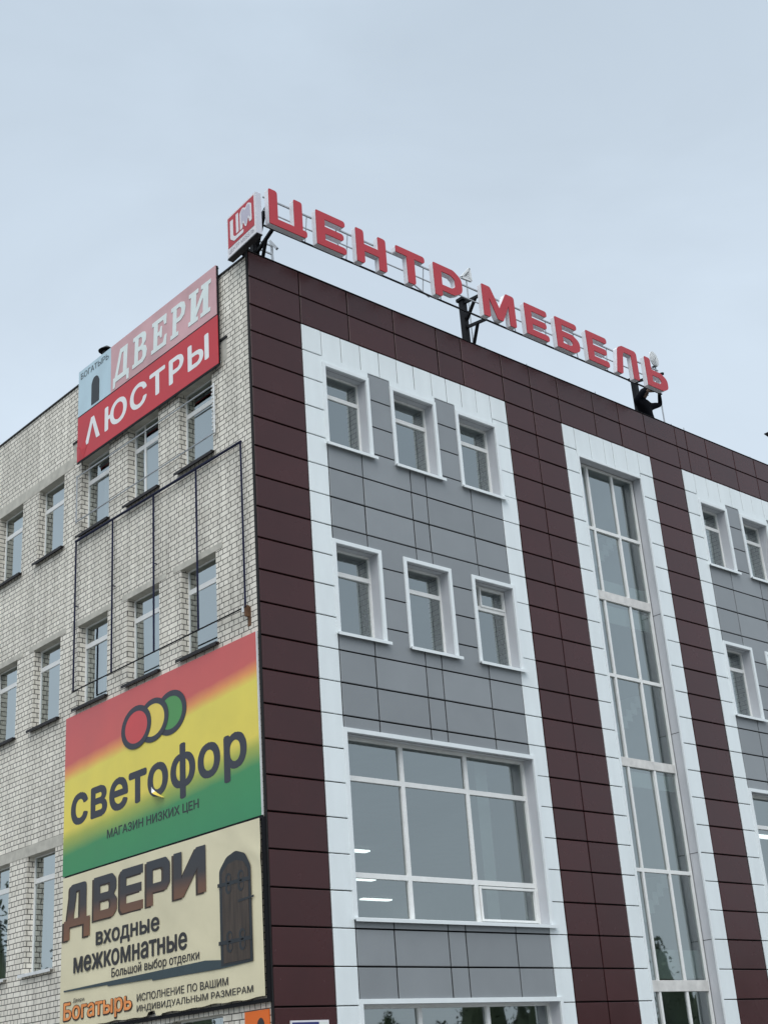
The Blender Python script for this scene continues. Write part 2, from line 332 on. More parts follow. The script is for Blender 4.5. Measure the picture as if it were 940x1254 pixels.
def round_loop(pts, r=0.0, n=5):
    """pts: (x, y[, radius]) -> polygon with rounded corners"""
    res = []; k = len(pts)
    for i in range(k):
        p = Vector(pts[i][:2]); rr = pts[i][2] if len(pts[i]) > 2 else r
        a, b = Vector(pts[i - 1][:2]) - p, Vector(pts[(i + 1) % k][:2]) - p
        la, lb = a.length, b.length
        if rr <= 1e-4: res.append((p.x, p.y)); continue
        a.normalize(); b.normalize(); ang = a.angle(b); t = min(rr / math.tan(ang / 2), 0.49 * la, 0.49 * lb)
        p0, p1 = p + a * t, p + b * t
        for j in range(n + 1):
            f = j / n; q = (1 - f) ** 2 * p0 + 2 * f * (1 - f) * p + f * f * p1; res.append((q.x, q.y))
    return res
def place_flat(me, name, mp, flip, u0, z0, d, mface, parent, mside=None, sx=1.0, sz=1.0, ox=0.0, oz=0.0, dz=1.0, shear=0.0):
    """local (x right, y up, z towards the viewer) -> facade; u runs right (or left when flip)"""
    off = rootloc(parent); zs = [v.co.z for v in me.vertices]; me.update()
    me.materials.clear(); me.materials.append(M[mface])
    if mside: me.materials.append(M[mside])
    zmax = max(zs)
    for p in me.polygons: p.material_index = 0 if (not mside or p.normal.z > 0.5) else 1
    for v in me.vertices:
        x = (v.co.x - ox) * sx; y = (v.co.y - oz) * sz; x += shear * y
        u = u0 - x if flip else u0 + x
        v.co = W(*mp(u, d - (v.co.z - min(zs)) * dz, z0 + y)) - off
    return link(name, me, parent)
def text(body, name, mp, flip, ul, ur, zb, zt, d, mface, parent, bold=0.0, shear=0.0, th=0.006, spacing=1.0):
    """word whose ink fills the rectangle ul..ur (viewer's left to right), zb..zt"""
    loops = glyph_groups(body, spacing, bold); xs = [p[0] for l in loops for p in l]; ys = [p[1] for l in loops for p in l]
    kx, kz = abs(ur - ul) / (max(xs) - min(xs)), (zt - zb) / (max(ys) - min(ys)); words = []
    for l in sorted(loops, key=lambda l: min(p[0] for p in l)):
        if words and min(p[0] for p in l) - words[-1][1] < .16: words[-1][0].append(l); words[-1][1] = max(words[-1][1], max(p[0] for p in l))
        else: words.append([[l], max(p[0] for p in l)])
    for wl, _ in words:                     # every printed word is a mesh of its own
        me = bpy.data.meshes.new('t'); bm = bmesh.new(); scan_fill(bm, wl, 96, th)
        bmesh.ops.remove_doubles(bm, verts=bm.verts, dist=1e-4); bm.to_mesh(me); bm.free()
        o = place_flat(me, name, mp, flip, ul, zb, d, mface, parent, None, kx, kz, min(xs), min(ys))
    return o
def shape(loops, name, mp, flip, u0, z0, d, th, mface, parent, mside=None, sx=1.0, sz=1.0, shear=0.0):
    return place_flat(curve_mesh(loops, th), name, mp, flip, u0, z0, d, mface, parent, mside, sx, sz, shear=shear)
def ellipse(cx, cy, rx, ry, n=40): return [(cx + rx * math.cos(2 * math.pi * k / n), cy + ry * math.sin(2 * math.pi * k / n)) for k in range(n)]

# ------------------------------------------------------------ setting
g = MB(); g.box(-700, 900, -700, 900, GROUND - 1, GROUND, 'asphalt'); tag(g.build('ground'), kind='structure')
g = MB()
g.box(-4, 40, -4.0, 0.02, GROUND - 0.2, GROUND + 0.2, 'paving'); g.box(-4, -0.02, 0.02, 60, GROUND - 0.2, GROUND + 0.2, 'paving')
tag(g.build('pavement'), kind='structure')
# trees and sheds of the town around the yard, seen only in the window panes
g = MB(); rnd = random.Random(3)
for k in range(252):
    a = 2 * math.pi * (k + rnd.uniform(-.4, .4)) / 230; rr = rnd.uniform(150, 185); px, py = rr * math.cos(a), rr * math.sin(a); h = rnd.uniform(13, 22)
    if k >= 230: px, py, h = -95 + (k - 230) * 4.2 + rnd.uniform(-1, 1), 52 + (k - 230) * 3.1 + rnd.uniform(-3, 3), rnd.uniform(20, 27)      # nearer row along the side street
    g.tube((px, py, GROUND), (px, py, GROUND + h * 0.6), 0.5, 'dark_tin', 5, 0.25)
    n_ = 9; rings_ = []
    for t, f in ((.16, 1.2), (.3, 2.1), (.5, 2.3), (.7, 1.8), (.86, .9), (.95, .2)):
        rings_.append([(px + f * rnd.uniform(.75, 1.25) * math.cos(2 * math.pi * q / n_), py + f * rnd.uniform(.75, 1.25) * math.sin(2 * math.pi * q / n_), GROUND + h * (t + rnd.uniform(-.04, .04))) for q in range(n_)])
    for ra, rb_ in zip(rings_, rings_[1:]):
        for q in range(n_): g.face([ra[q], ra[(q + 1) % n_], rb_[(q + 1) % n_], rb_[q]], 'leaf')
    for j in range(420):
        t = rnd.random(); fr_ = 2.6 * math.sin(math.pi * (.12 + .82 * t)) * math.sqrt(rnd.uniform(.3, 1.25)); th_ = rnd.uniform(0, 6.283); q = Vector((px + fr_ * math.cos(th_), py + fr_ * math.sin(th_), GROUND + h * (0.15 + 0.85 * t)))
        a1, a2 = Vector((rnd.gauss(0, 1), rnd.gauss(0, 1), rnd.gauss(0, 1))).normalized() * rnd.uniform(.14, .38), Vector((rnd.gauss(0, 1), rnd.gauss(0, 1), rnd.gauss(0, 1))).normalized() * rnd.uniform(.14, .38)
        g.face([q - a1, q + a2, q + a1, q - a2], 'leaf')
tag(g.build('far_trees'), 'belt of dark trees around the yard, mirrored low in the window panes', 'trees', kind='stuff')

# ------------------------------------------------------------ the building
BX, BY = 34.2, 44.0
bld = thing('commercial_building', 'four storey corner building with maroon, white and grey cladding and a pale brick side', 'building', (0, 0, GROUND))
ROOF = -1.55; WT = -0.27

def rects(u0, u1, z0, z1, holes):
    us = sorted({u0, u1, *[h for o in holes for h in o[:2] if u0 < h < u1]}); zs = sorted({z0, z1, *[h for o in holes for h in o[2:4] if z0 < h < z1]})
    for a, b in zip(us, us[1:]):
        for c_, d in zip(zs, zs[1:]):
            mu, mz = (a + b) / 2, (c_ + d) / 2
            if not any(o[0] < mu < o[1] and o[2] < mz < o[3] for o in holes): yield a, b, c_, d

# --- left brick wall
PITCH = 3.105
lw4 = [(2.07 + 3.105 * k, 3.95 + 3.105 * k) for k in range(8)]
LWIN = [(a, b, -6.40, -3.52, 4, k) for k, (a, b) in enumerate(lw4)]
LWIN += [(a, b, -12.66, -9.76, 3, k) for k, (a, b) in enumerate(lw4)]
LWIN += [(a, b, -20.80, -17.03, 2, k) for k, (a, b) in enumerate(lw4) if k >= 3]
LWIN += [(2.2, 4.6, -26.4, -22.97, 1, 0)]
g = MB()
for a, b, c_, d in rects(0.078, BY, GROUND, WT, LWIN): g.face([(0, a, c_), (0, b, c_), (0, b, d), (0, a, d)], 'brick')
for a, b, c_, d, *_ in LWIN:
    x = 0.52
    g.face([(0, a, c_), (x, a, c_), (x, a, d), (0, a, d)], 'brick'); g.face([(0, b, c_), (x, b, c_), (x, b, d), (0, b, d)], 'brick')
    g.face([(0, a, c_), (x, a, c_), (x, b, c_), (0, b, c_)], 'concrete'); g.face([(0, a, d), (x, a, d), (x, b, d), (0, b, d)], 'concrete')
g.face([(0, 0.16, WT), (0, BY, WT), (0.62, BY, WT), (0.62, 0.16, WT)], 'concrete'); g.face([(0.62, 0.16, WT), (0.62, BY, WT), (0.62, BY, ROOF), (0.62, 0.16, ROOF)], 'brick')
g.build('brick_wall', bld)
g = MB()   # back and far side walls
g.face([(0, BY, GROUND), (BX, BY, GROUND), (BX, BY, WT), (0, BY, WT)], 'brick'); g.face([(BX, 0.2, GROUND), (BX, BY, GROUND), (BX, BY, WT), (BX, 0.2, WT)], 'brick')
g.build('rear_wall', bld)
g = MB(); g.face([(0.3, 0.3, ROOF), (BX, 0.3, ROOF), (BX, BY, ROOF), (0.3, BY, ROOF)], 'roofing'); g.build('roof', bld)
# thin tin along the brick parapet
g = MB(); g.box(-0.05, 0.68, 0.18, BY, WT + 0.002, WT + 0.055, 'dark_tin'); g.build('parapet_coping', bld)
# concrete lintels
for a, b, z, h in ((10.7, 17.3, -3.52, 0.42), (1.7, 4.35, -9.76, 0.2), (4.75, 7.35, -9.76, 0.2), (7.9, 10.6, -9.76, 0.2), (11.0, 13.6, -9.76, 0.2), (14.1, 16.8, -9.76, 0.2), (10.9, 17.4, -17.03, 0.36), (20.4, 26.8, -3.52, 0.42)):
    g = MB(); g.box(-0.012, 0.3, a, b, z + 0.003, z + h, 'concrete'); g.build('lintel', bld)
# broken pockets in the brick beside the old sign
for a, b, c_, d in ((1.22, 1.52, -3.48, -2.72), (10.45, 10.72, -3.35, -2.6)):
    g = MB(); g.box(-0.01, 0.1, a, b, c_, d, 'concrete'); g.box(-0.05, 0.1, a - .05, b + .05, d + .004, d + 0.07, 'dark_tin'); g.build('patched_pocket', bld)

def window(mp, op, depth, parent, verts=(), hors=(), fw_=0.09, frame='vinyl', glass='glass', bands=(), sash=(), th=0.13):
    """frame mesh with its pane as a child; op = (u0, u1, z0, z1)"""
    u0, u1, z0, z1 = op; g = MB()
    g.mbox(mp, u0, u0 + fw_, depth, depth + th, z0, z1, frame); g.mbox(mp, u1 - fw_, u1, depth, depth + th, z0, z1, frame)
    g.mbox(mp, u0 + fw_, u1 - fw_, depth + .003, depth + th - .003, z0, z0 + fw_, frame); g.mbox(mp, u0 + fw_, u1 - fw_, depth + .003, depth + th - .003, z1 - fw_, z1, frame)
    for v in verts: g.mbox(mp, v[0] - v[1] / 2, v[0] + v[1] / 2, depth + .006, depth + th - .006, z0 + fw_, z1 - fw_, frame)
    for h in hors: g.mbox(mp, u0 + fw_, u1 - fw_, depth + .010, depth + th - .010, h[0] - h[1] / 2, h[0] + h[1] / 2, frame)
    for h0, h1 in bands: g.mbox(mp, u0 + fw_, u1 - fw_, depth - .012, depth + th - .02, h0, h1, 'band'); 
    for a, b, c_, d in sash:
        w_ = 0.07
        g.mbox(mp, a, a + w_, depth - .03, depth + .09, c_, d, frame); g.mbox(mp, b - w_, b, depth - .03, depth + .09, c_, d, frame)
        g.mbox(mp, a + w_, b - w_, depth - .027, depth + .087, c_, c_ + w_, frame); g.mbox(mp, a + w_, b - w_, depth - .027, depth + .087, d - w_, d, frame)
    fo = g.build('window', parent, bevel=0.004)
    us = [u0 + fw_ / 2] + sorted(v[0] for v in verts) + [u1 - fw_ / 2]; zs = [z0 + fw_ / 2] + sorted(h[0] for h in hors) + [z1 - fw_ / 2]
    p = MB(); dp = depth + th * 0.55
    for a, b in zip(us, us[1:]):
        for c_, d in zip(zs, zs[1:]):
            j = [dp + random.uniform(-.014, .014) for _ in range(3)]
            q = [mp(a, j[0], c_), mp(b, j[1], c_), mp(b, j[1] + j[2] - j[0], d), mp(a, j[2], d)]
            p.face(q if mp is FR else q[::-1], glass)      # normal points out of the house
    p.build('pane', fo, keep=True)
    return fo

lwins = []
for a, b, c_, d, fl, k in LWIN:
    h = d - c_
    tz = {4: -4.34, 3: -10.48, 2: -17.84, 1: -23.6}[fl]
    vv = [(a + 1.24, 0.09)] if (fl == 4 and k in (1, 6)) else ()
    wo = window(LF, (a, b, c_, d), 0.27, bld, vv, [(tz, 0.17)], 0.045, glass='glass_old', th=.07)
    sl = MB(); mt_ = 'white_tin' if fl == 2 else 'dark_tin'
    z = c_ + 0.005
    sl.solid([(0.30, a - .0, z), (-0.16, a - .12, z - .06), (-0.16, b + .12, z - .06), (0.30, b + .0, z)], [(0.30, a - .0, z + .035), (-0.16, a - .12, z - .02), (-0.16, b + .12, z - .02), (0.30, b + .0, z + .035)], mt_)
    sl.solid([(-0.162, a - .12, z - .12), (-0.162, b + .12, z - .12), (-0.15, b + .12, z - .12), (-0.15, a - .12, z - .12)], [(-0.162, a - .12, z - .022), (-0.162, b + .12, z - .022), (-0.15, b + .12, z - .022), (-0.15, a - .12, z - .022)], mt_)
    sl.build('sill', wo)
    if fl == 2 or (fl == 3 and k in (1,)):   # pale curtains hanging behind the pane
        cm = MB(); n = 26; y1 = a + (1.15 if fl == 2 else 0.7); pts = [(0.75 + .05 * math.sin(j * 1.9) + .02 * math.sin(j * 4.1), b - .1 - (b - y1) * j / n) for j in range(n + 1)]
        for p, q in zip(pts, pts[1:]): cm.face([(p[0], p[1], c_), (q[0], q[1], c_), (q[0], q[1], c_ + h * .72), (p[0], p[1], c_ + h * .72)], 'curtain')
        cm.build('curtain', wo, smooth=True)
    lwins.append(wo)

# --- cladding of the right facade
GAP = 0.045
def clad(name, m, u0, u1, zs, vs_, holes=(), front=0.0, th=0.035, tone=0.09, lip=0.014, gap=GAP):
    """cassettes between the column joints vs_ and row joints zs, cut round the openings"""
    g = MB(); us = sorted({u0, u1, *[v for v in vs_ if u0 < v < u1]}); zs = sorted(zs)
    for a, b in zip(us, us[1:]):
        for c_, d in zip(zs, zs[1:]):
            if b - a < .03 or d - c_ < .03: continue
            tn = 1 + random.uniform(-tone, tone); hs = [h for h in holes if h[0] < b and h[1] > a and h[2] < d and h[3] > c_]
            A0, B0, C0, D0 = a + gap / 2, b - gap / 2, c_ + gap / 2, d - gap / 2
            t = [front + random.uniform(-.004, .004) for _ in range(3)]
            dep = lambda u, z: t[0] + (t[1] - t[0]) * (u - a) / (b - a) + (t[2] - t[0]) * (z - c_) / (d - c_)
            if not hs:
                lo = [(A0, C0), (B0, C0), (B0, D0), (A0, D0)]; hi = [(A0 + lip, C0 + lip), (B0 - lip, C0 + lip), (B0 - lip, D0 - lip), (A0 + lip, D0 - lip)]
                P = [(u, dep(u, z) + .012, z) for u, z in lo]; Q = [(u, dep(u, z), z) for u, z in hi]; Bk = [(u, front + th, z) for u, z in lo]
                g.face(Q, m, tn)
                for i in range(4):
                    j = (i + 1) % 4; g.face([P[i], P[j], Q[j], Q[i]], m, tn); g.face([Bk[i], Bk[j], P[j], P[i]], m, tn)
            else:
                for e0, e1, f0, f1 in rects(A0, B0, C0, D0, hs):
                    g.face([(e0, dep(e0, f0), f0), (e1, dep(e1, f0), f0), (e1, dep(e1, f1), f1), (e0, dep(e0, f1), f1)], m, tn)
                    for (p, q, side) in (((e0, f0), (e1, f0), abs(f0 - C0) < 1e-6), ((e0, f1), (e1, f1), abs(f1 - D0) < 1e-6), ((e0, f0), (e0, f1), abs(e0 - A0) < 1e-6), ((e1, f0), (e1, f1), abs(e1 - B0) < 1e-6)):
                        if side: g.face([(p[0], dep(*p), p[1]), (q[0], dep(*q), q[1]), (q[0], front + th, q[1]), (p[0], front + th, p[1])], m, tn)
    return g.build(name, bld)

ROWS = [-float(k) for k in range(1, 28)] + [GROUND + .25]
TOP = -0.06
def rows(z0, z1): return [z0, z1] + [z for z in ROWS if z0 < z < z1]
JP = [2.1, 4.17, 6.27, 8.34, 9.58, 11.68, 13.23, 14.82, 16.92, 18.51, 20.2, 22.3, 23.04, 24.45, 26.5, 28.1, 29.8, 31.2, 32.6]
clad('parapet_cladding', 'maroon', 0.02, BX, [TOP, -1.0, -2.04], JP)
clad('corner_cladding', 'maroon', 0.02, 2.1, rows(GROUND + .25, -2.04), [])
clad('pier_cladding', 'maroon', 11.70, 14.80, rows(GROUND + .25, -2.04), [13.23])
clad('pier_cladding', 'maroon', 20.22, 22.31, rows(GROUND + .25, -2.04), [])
clad('pier_cladding', 'maroon', 31.95, BX, rows(GROUND + .25, -2.04), [])
# corner return and cap of the parapet
g = MB(); g.box(-0.02, 0.016, -0.005, 0.075, GROUND + .2, TOP, 'backing'); g.box(0.005, .03, .08, .17, GROUND + .2, TOP, 'backing'); g.build('corner_return', bld)
g = MB(); g.box(-0.04, BX, -0.02, 0.33, TOP + .004, TOP + 0.016, 'dark_tin'); g.box(0.05, BX, 0.2, 0.31, ROOF, TOP, 'backing'); g.build('parapet_cap', bld)

WINS = [(2.87, 4.87), (5.82, 7.95), (8.91, 11.02)]
def bay(x):
    sm = [(x + a, x + b, -6.18, -3.22) for a, b in WINS] + [(x + a, x + b, -12.5, -9.43) for a, b in WINS]
    big = (x + 2.87, x + 11.08, -20.76, -15.36); low = (x + 2.87, x + 11.08, -26.2, -22.84)
    holes = [(h[0] + .06, h[1] - .06, h[2] + .05, h[3] - .06) for h in sm + [big, low]]
    xl, xr, yl, yr = x + 2.10, x + 11.68, x + 2.92, x + 10.85
    # white border: left strip, right strip, head strip
    strip = rows(GROUND + .25, -2.04)
    clad('white_border', 'white_panel', xl, yl, strip, [], holes, tone=.02, gap=.03)
    clad('white_border', 'white_panel', yr, xr, [z for z in strip], [], holes, tone=.02, gap=.03)
    clad('white_border', 'white_panel', yl, yr, [-3.03, -2.04], [x + v for v in (3.76, 4.60, 5.44, 6.25, 7.05, 7.89, 8.61, 9.35, 10.11)], tone=.02, gap=.03)
    g = MB()                                   # short filler over each top window
    for a, b in WINS: g.box(x + a + .02, x + min(b, 10.83), -.006, .06, -3.2, -2.985, 'white_panel')
    g.build('head_filler', bld)
    for g0, g1 in ((-15.4, -3.03), (-22.9, -20.7), (GROUND + .25, -26.15)): clad('grey_cladding', 'grey_panel', yl, yr, rows(g0, g1), [x + v for v in (4.35, 6.46, 7.17, 9.32)], holes, tone=.07, gap=.046)
    fulls = []
    def surround(o, wo, w_=0.13, lip=.05, deep=0.43, s0=.1):
        a, b, c_, d = o; g = MB(); f0 = -lip
        g.box(a, a + w_, f0, .03, c_, d, 'white_trim'); g.box(b - w_, b, f0, .03, c_, d, 'white_trim'); g.box(a + w_, b - w_, f0 + .003, .027, d - w_, d, 'white_trim')
        i0, i1, j0, j1 = a + w_ - .02, b - w_ + .02, c_ + .0, d - w_ + .02
        g.face([(i0, f0 + .02, j0), (i0, deep, j0), (i0, deep, j1), (i0, f0 + .02, j1)], 'reveal'); g.face([(i1, f0 + .02, j0), (i1, deep, j0), (i1, deep, j1), (i1, f0 + .02, j1)], 'reveal')
        g.face([(i0, f0 + .02, j1), (i1, f0 + .02, j1), (i1, deep, j1), (i0, deep, j1)], 'reveal')
        g.build('surround', wo, bevel=.003)
        sl = MB(); z = c_ + .02
        sl.solid([(i0, deep, z), (i1, deep, z), (b + s0, f0 - .09, z - .03), (a - .03, f0 - .09, z - .03)], [(i0, deep, z + .05), (i1, deep, z + .05), (b + s0, f0 - .09, z + .012), (a - .03, f0 - .09, z + .012)], 'white_trim')
        sl.box(a - .03, b + s0, f0 - .093, f0 - .08, z - .085, z + .008, 'white_trim')
        sl.build('sill', wo)
    for k, o in enumerate(sm):
        a, b, c_, d = o; tz = d - 0.92
        sash = [(b - 1.35, b - .14, tz + .05, d - .16)] if k == 5 else ()
        wo = window(FR, (a + .1, b - .1, c_ + .03, d - .11), 0.42, bld, (), [(tz, .145)], .06, sash=sash)
        surround(o, wo)
    wo = window(FR, (big[0] + .1, big[1] - .1, big[2] + .03, big[3] - .11), .42, bld, [(x + 5.5, .15), (x + 8.24, .15)], [(-16.7, .15), (-19.47, .15)], .1, sash=[(x + 8.34, x + 10.86, -20.62, -19.58)])
    surround(big, wo)
    wo = window(FR, (low[0] + .1, low[1] - .1, low[2] + .03, low[3] - .11), .42, bld, [(x + 5.5, .15), (x + 8.24, .15)], [(-24.6, .15)], .1)
    surround(low, wo)
bay(0.0); bay(20.25)

# middle bay with the tall staircase window
TW = (15.58, 19.32, -26.4, -3.22)
strip = rows(GROUND + .25, -2.04)
hole = [(15.5, 19.37, TW[2], -3.2)]
clad('white_border', 'white_panel', 14.80, 15.5, strip, [], (), tone=.02, gap=.03)
clad('white_border', 'white_panel', 19.38, 20.22, strip, [], (), tone=.02, gap=.03)
clad('white_border', 'white_panel', 15.5, 19.38, [-3.19, -2.04], [16.39, 17.25, 17.79, 18.60], (), tone=.02, gap=.03)
tw = window(FR, (TW[0] - .02, TW[1] + .02, TW[2], TW[3] + .01), .43, bld, [(16.53, .11), (18.03, .11)], [(-5.9, .13), (-8.62, .1), (-11.72, .13), (-14.92, .1), (-18.69, .13), (-22.5, .1), (-25.2, .13)], .09, bands=[(-8.79, -8.44), (-15.08, -14.76), (-22.68, -22.32)])
g = MB()
a, b, c_, d = 15.5, 19.38, TW[2], -3.19
for u in (a, b): g.face([(u, .03, c_), (u, .44, c_), (u, .44, d), (u, .03, d)], 'reveal')
g.face([(a, .03, d), (b, .03, d), (b, .44, d), (a, .44, d)], 'reveal')
g.box(a - .02, a + .07, -.03, .03, c_, d + .0, 'white_trim'); g.box(b - .07, b + .02, -.03, .03, c_, d, 'white_trim'); g.box(a + .07, b - .07, -.027, .03, d - .07, d + .02, 'white_trim')
for z in (-8.95, -13.6, -18.0, -21.0, -24.0): g.box(b - .004, b + .02, .032, .44, z, z + .02, 'backing')
g.build('surround', tw)

# carcass behind the cladding (openings left free)
fo = []
for x in (0.0, 20.25):
    for a, b in WINS: fo += [(x + a + .11, x + b - .11, -6.15, -3.34), (x + a + .11, x + b - .11, -12.47, -9.55)]
    fo += [(x + 2.98, x + 10.97, -20.73, -15.48), (x + 2.98, x + 10.97, -26.2, -22.96)]
fo.append((15.5, 19.38, -26.4, -3.19))
g = MB()
for a, b, c_, d in rects(0.0, BX, GROUND, -1.3, fo): g.face([(a, .18, c_), (b, .18, c_), (b, .18, d), (a, .18, d)], 'backing')
g.face([(0.0, .18, -1.3), (BX, .18, -1.3), (BX, .18, TOP), (0.0, .18, TOP)], 'backing')
for a, b, c_, d in fo:
    y = 1.05
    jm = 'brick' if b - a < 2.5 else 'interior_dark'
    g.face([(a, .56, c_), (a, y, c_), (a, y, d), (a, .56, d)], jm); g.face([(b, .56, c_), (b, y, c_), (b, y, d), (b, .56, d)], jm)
    g.face([(a, .56, d), (b, .56, d), (b, y, d), (a, y, d)], 'plaster'); g.face([(a, .56, c_), (b, .56, c_), (b, y, c_), (a, y, c_)], 'plaster')
for a, b, c_, d in rects(0.55, BX, GROUND, -1.3, fo): g.face([(a, 1.05, c_), (b, 1.05, c_), (b, 1.05, d), (a, 1.05, d)], 'plaster')
g.build('bearing_wall', bld)
# storeys inside
for z in (-7.75, -14.1, -21.75):
    g = MB()
    if z: g.box(1.06, 15.4, 1.06, BY - .1, z - .45, z, 'plaster'); g.box(19.5, BX - .05, 1.06, BY - .1, z - .45, z, 'plaster'); g.box(15.4, 19.5, 4.5, BY - .1, z - .45, z, 'plaster')
    for x0, x1 in ((1.06, 15.38), (19.52, BX - .06)): g.box(x0, x1, 1.07, BY - .12, z + .004, z + .02, 'interior_dark')
    g.build('floor_slab', bld)
g = MB()
for a, b, c_, d in ((.62, BX - .05, 38.0, 38.2), (15.2, 15.4, 1.06, 6.0), (19.5, 19.7, 1.06, 6.0), (15.4, 19.5, 6.0, 6.2), (15.42, 19.48, 3.4, 3.5)): g.box(a, b, c_, d, GROUND, ROOF - .05, 'plaster')  # last box: nearer stair wall added to brighten the tall panes
for y in (9.4, 15.6): g.box(.62, 5.8, y, y + .2, GROUND, ROOF - .05, 'plaster')
g.box(5.8, 6.0, 9.2, BY - .2, GROUND, ROOF - .05, 'plaster'); g.box(BX - .09, BX - .05, 1.1, 37.9, GROUND, ROOF - .06, 'plaster')
g.build('interior_wall', bld)
for x in (9.75, 30.0):
    g = MB(); g.box(x, x + .55, 1.5, 2.1, -21.7, -14.6, 'interior_white'); g.build('interior_column', bld)
for z in (-21.6, -14.9, -8.2):
    g = MB(); n = 11
    for k in range(n):
        x0 = 15.6 + k * .33; zz = z + k * .30
        g.box(x0, x0 + .33, 1.5, 2.9, zz - .45, zz, 'interior_white')
    g.build('stair_flight', bld)
for z0, z1 in ((-9.55, -8.86), (-8.36, -7.85), (-15.72, -15.16), (-22.25, -21.3)):
    g = MB(); g.box(15.52, 19.36, .66, .72, z0, z1, 'interior_white'); g.build('stair_spandrel', bld)
for x, y, z, lw in ((19.8, 19.3, -14.62, .8), (25.75, 26.0, -14.62, 1.1), (32.0, 31.7, -14.62, 1.1), (30.0, 4.2, -15.98, 1.0), (29.6, 5.6, -15.98, 1.0), (5.2, 8.0, -14.62, .9), (9.0, 11.0, -14.62, .9)):
    g = MB(); g.box(x - lw, x + lw, y - .2, y + .2, z - .07, z, 'lamp'); g.box(x - lw - .05, x + lw + .05, y - .24, y + .24, z + .002, z + .06, 'interior_white'); g.build('ceiling_lamp', bld)
# thin pins standing along the parapet
for x in (9.2, 11.25, 13.55, 15.82, 17.61, 19.70, 22.6, 23.5, 24.9, 27.1, 28.42, 30.6):
    g = MB(); g.tube((x, .3, TOP), (x - .02, .3, TOP + random.uniform(.26, .4)), .018, 'grey_steel', 6); g.build('parapet_pin', bld)

# ------------------------------------------------------------ rooftop letter sign
H = 1.34
def base_z(x): return 0.505 + 0.0062 * x
sg = thing('rooftop_letter_sign', 'red channel letters spelling ЦЕНТР МЕБЕЛЬ on a steel frame above the parapet', 'sign', (10.45, .5, ROOF))
r_ = .07; rt_ = .13
GL = {
 'Ц': ([[(0, H, .04), (0, 0, .04), (1.53, 0, rt_), (1.53, .27, rt_), (1.36, .27, 0), (1.36, H, .1), (1.02, H, .04), (1.02, .27, 0), (.34, .27, 0), (.34, H, .12)]], 1.53),
 'Е': ([[(0, H, .03), (0, 0, .03), (1.26, 0, rt_), (1.26, .27, rt_), (.36, .27, 0), (.36, .52, 0), (1.17, .52, rt_), (1.17, .79, rt_), (.36, .79, 0), (.36, 1.08, 0), (1.25, 1.08, rt_), (1.25, H, rt_)]], 1.26),
 'Н': ([[(0, H, .03), (0, 0, .03), (.35, 0, .12), (.35, .51, 0), (1.0, .51, 0), (1.0, 0, .03), (1.35, 0, .12), (1.35, H, .12), (1.0, H, .03), (1.0, .79, 0), (.35, .79, 0), (.35, H, .12)]], 1.35),
 'Т': ([[(0, H, .05), (0, 1.07, .05), (.5, 1.07, 0), (.5, 0, .03), (.86, 0, .12), (.86, 1.07, 0), (1.37, 1.07, .12), (1.37, H, .12)]], 1.37),
 'Р': ([[(0, H, .03), (0, 0, .03), (.36, 0, .14), (.36, .27, 0), (.95, .27, .25), (1.4, .5, .35), (1.4, 1.1, .35), (1.0, H, .3)], [(.38, .52, 0), (.38, 1.08, 0), (.85, 1.08, .2), (1.05, .95, .15), (1.05, .65, .15), (.85, .52, .15)]], 1.4),
 'М': ([[(0, H, .03), (0, 0, .03), (.34, 0, .1), (.34, .85, 0), (.72, .05, .06), (1.0, .05, .06), (1.38, .85, 0), (1.38, 0, .03), (1.72, 0, .1), (1.72, H, .12), (1.28, H, .08), (.86, .56, 0), (.44, H, .12)]], 1.72),
 'Б': ([[(0, H, .03), (0, 0, .03), (.95, 0, .3), (1.33, .18, .25), (1.33, .6, .28), (.95, .8, .25), (.35, .8, 0), (.35, 1.08, 0), (1.25, 1.08, rt_), (1.25, H, rt_)], [(.35, .26, 0), (.35, .55, 0), (.8, .55, .15), (.97, .4, .12), (.8, .26, .15)]], 1.33),
 'Л': ([[(0, 0, .04), (.36, 0, .12), (.52, .98, .05), (.6, 1.07, .05), (1.06, 1.07, 0), (1.06, 0, .03), (1.42, 0, .12), (1.42, H, .18), (.5, H, .22), (.22, 1.2, .22)]], 1.42),
 'Ь': ([[(0, H, .03), (0, 0, .03), (.98, 0, .3), (1.37, .18, .25), (1.37, .62, .28), (.98, .82, .25), (.36, .82, 0), (.36, H, .13)], [(.36, .27, 0), (.36, .56, 0), (.82, .56, .15), (1.0, .41, .12), (.82, .27, .15)]], 1.37),
}
for ch, x0 in (('Ц', .19), ('Е', 2.14), ('Н', 3.87), ('Т', 5.70), ('Р', 7.5), ('М', 9.95), ('Е', 12.24), ('Б', 13.97), ('Е', 15.8), ('Л', 17.52), ('Ь', 19.49)):
    lps = [round_loop(l) for l in GL[ch][0]]
    shape(lps, 'letter', FR, False, x0, base_z(x0), -.775, .20, 'letter_white', sg)
    shape(lps, 'letter_face', FR, False, x0, base_z(x0), -.980, .03, 'letter_red', sg)
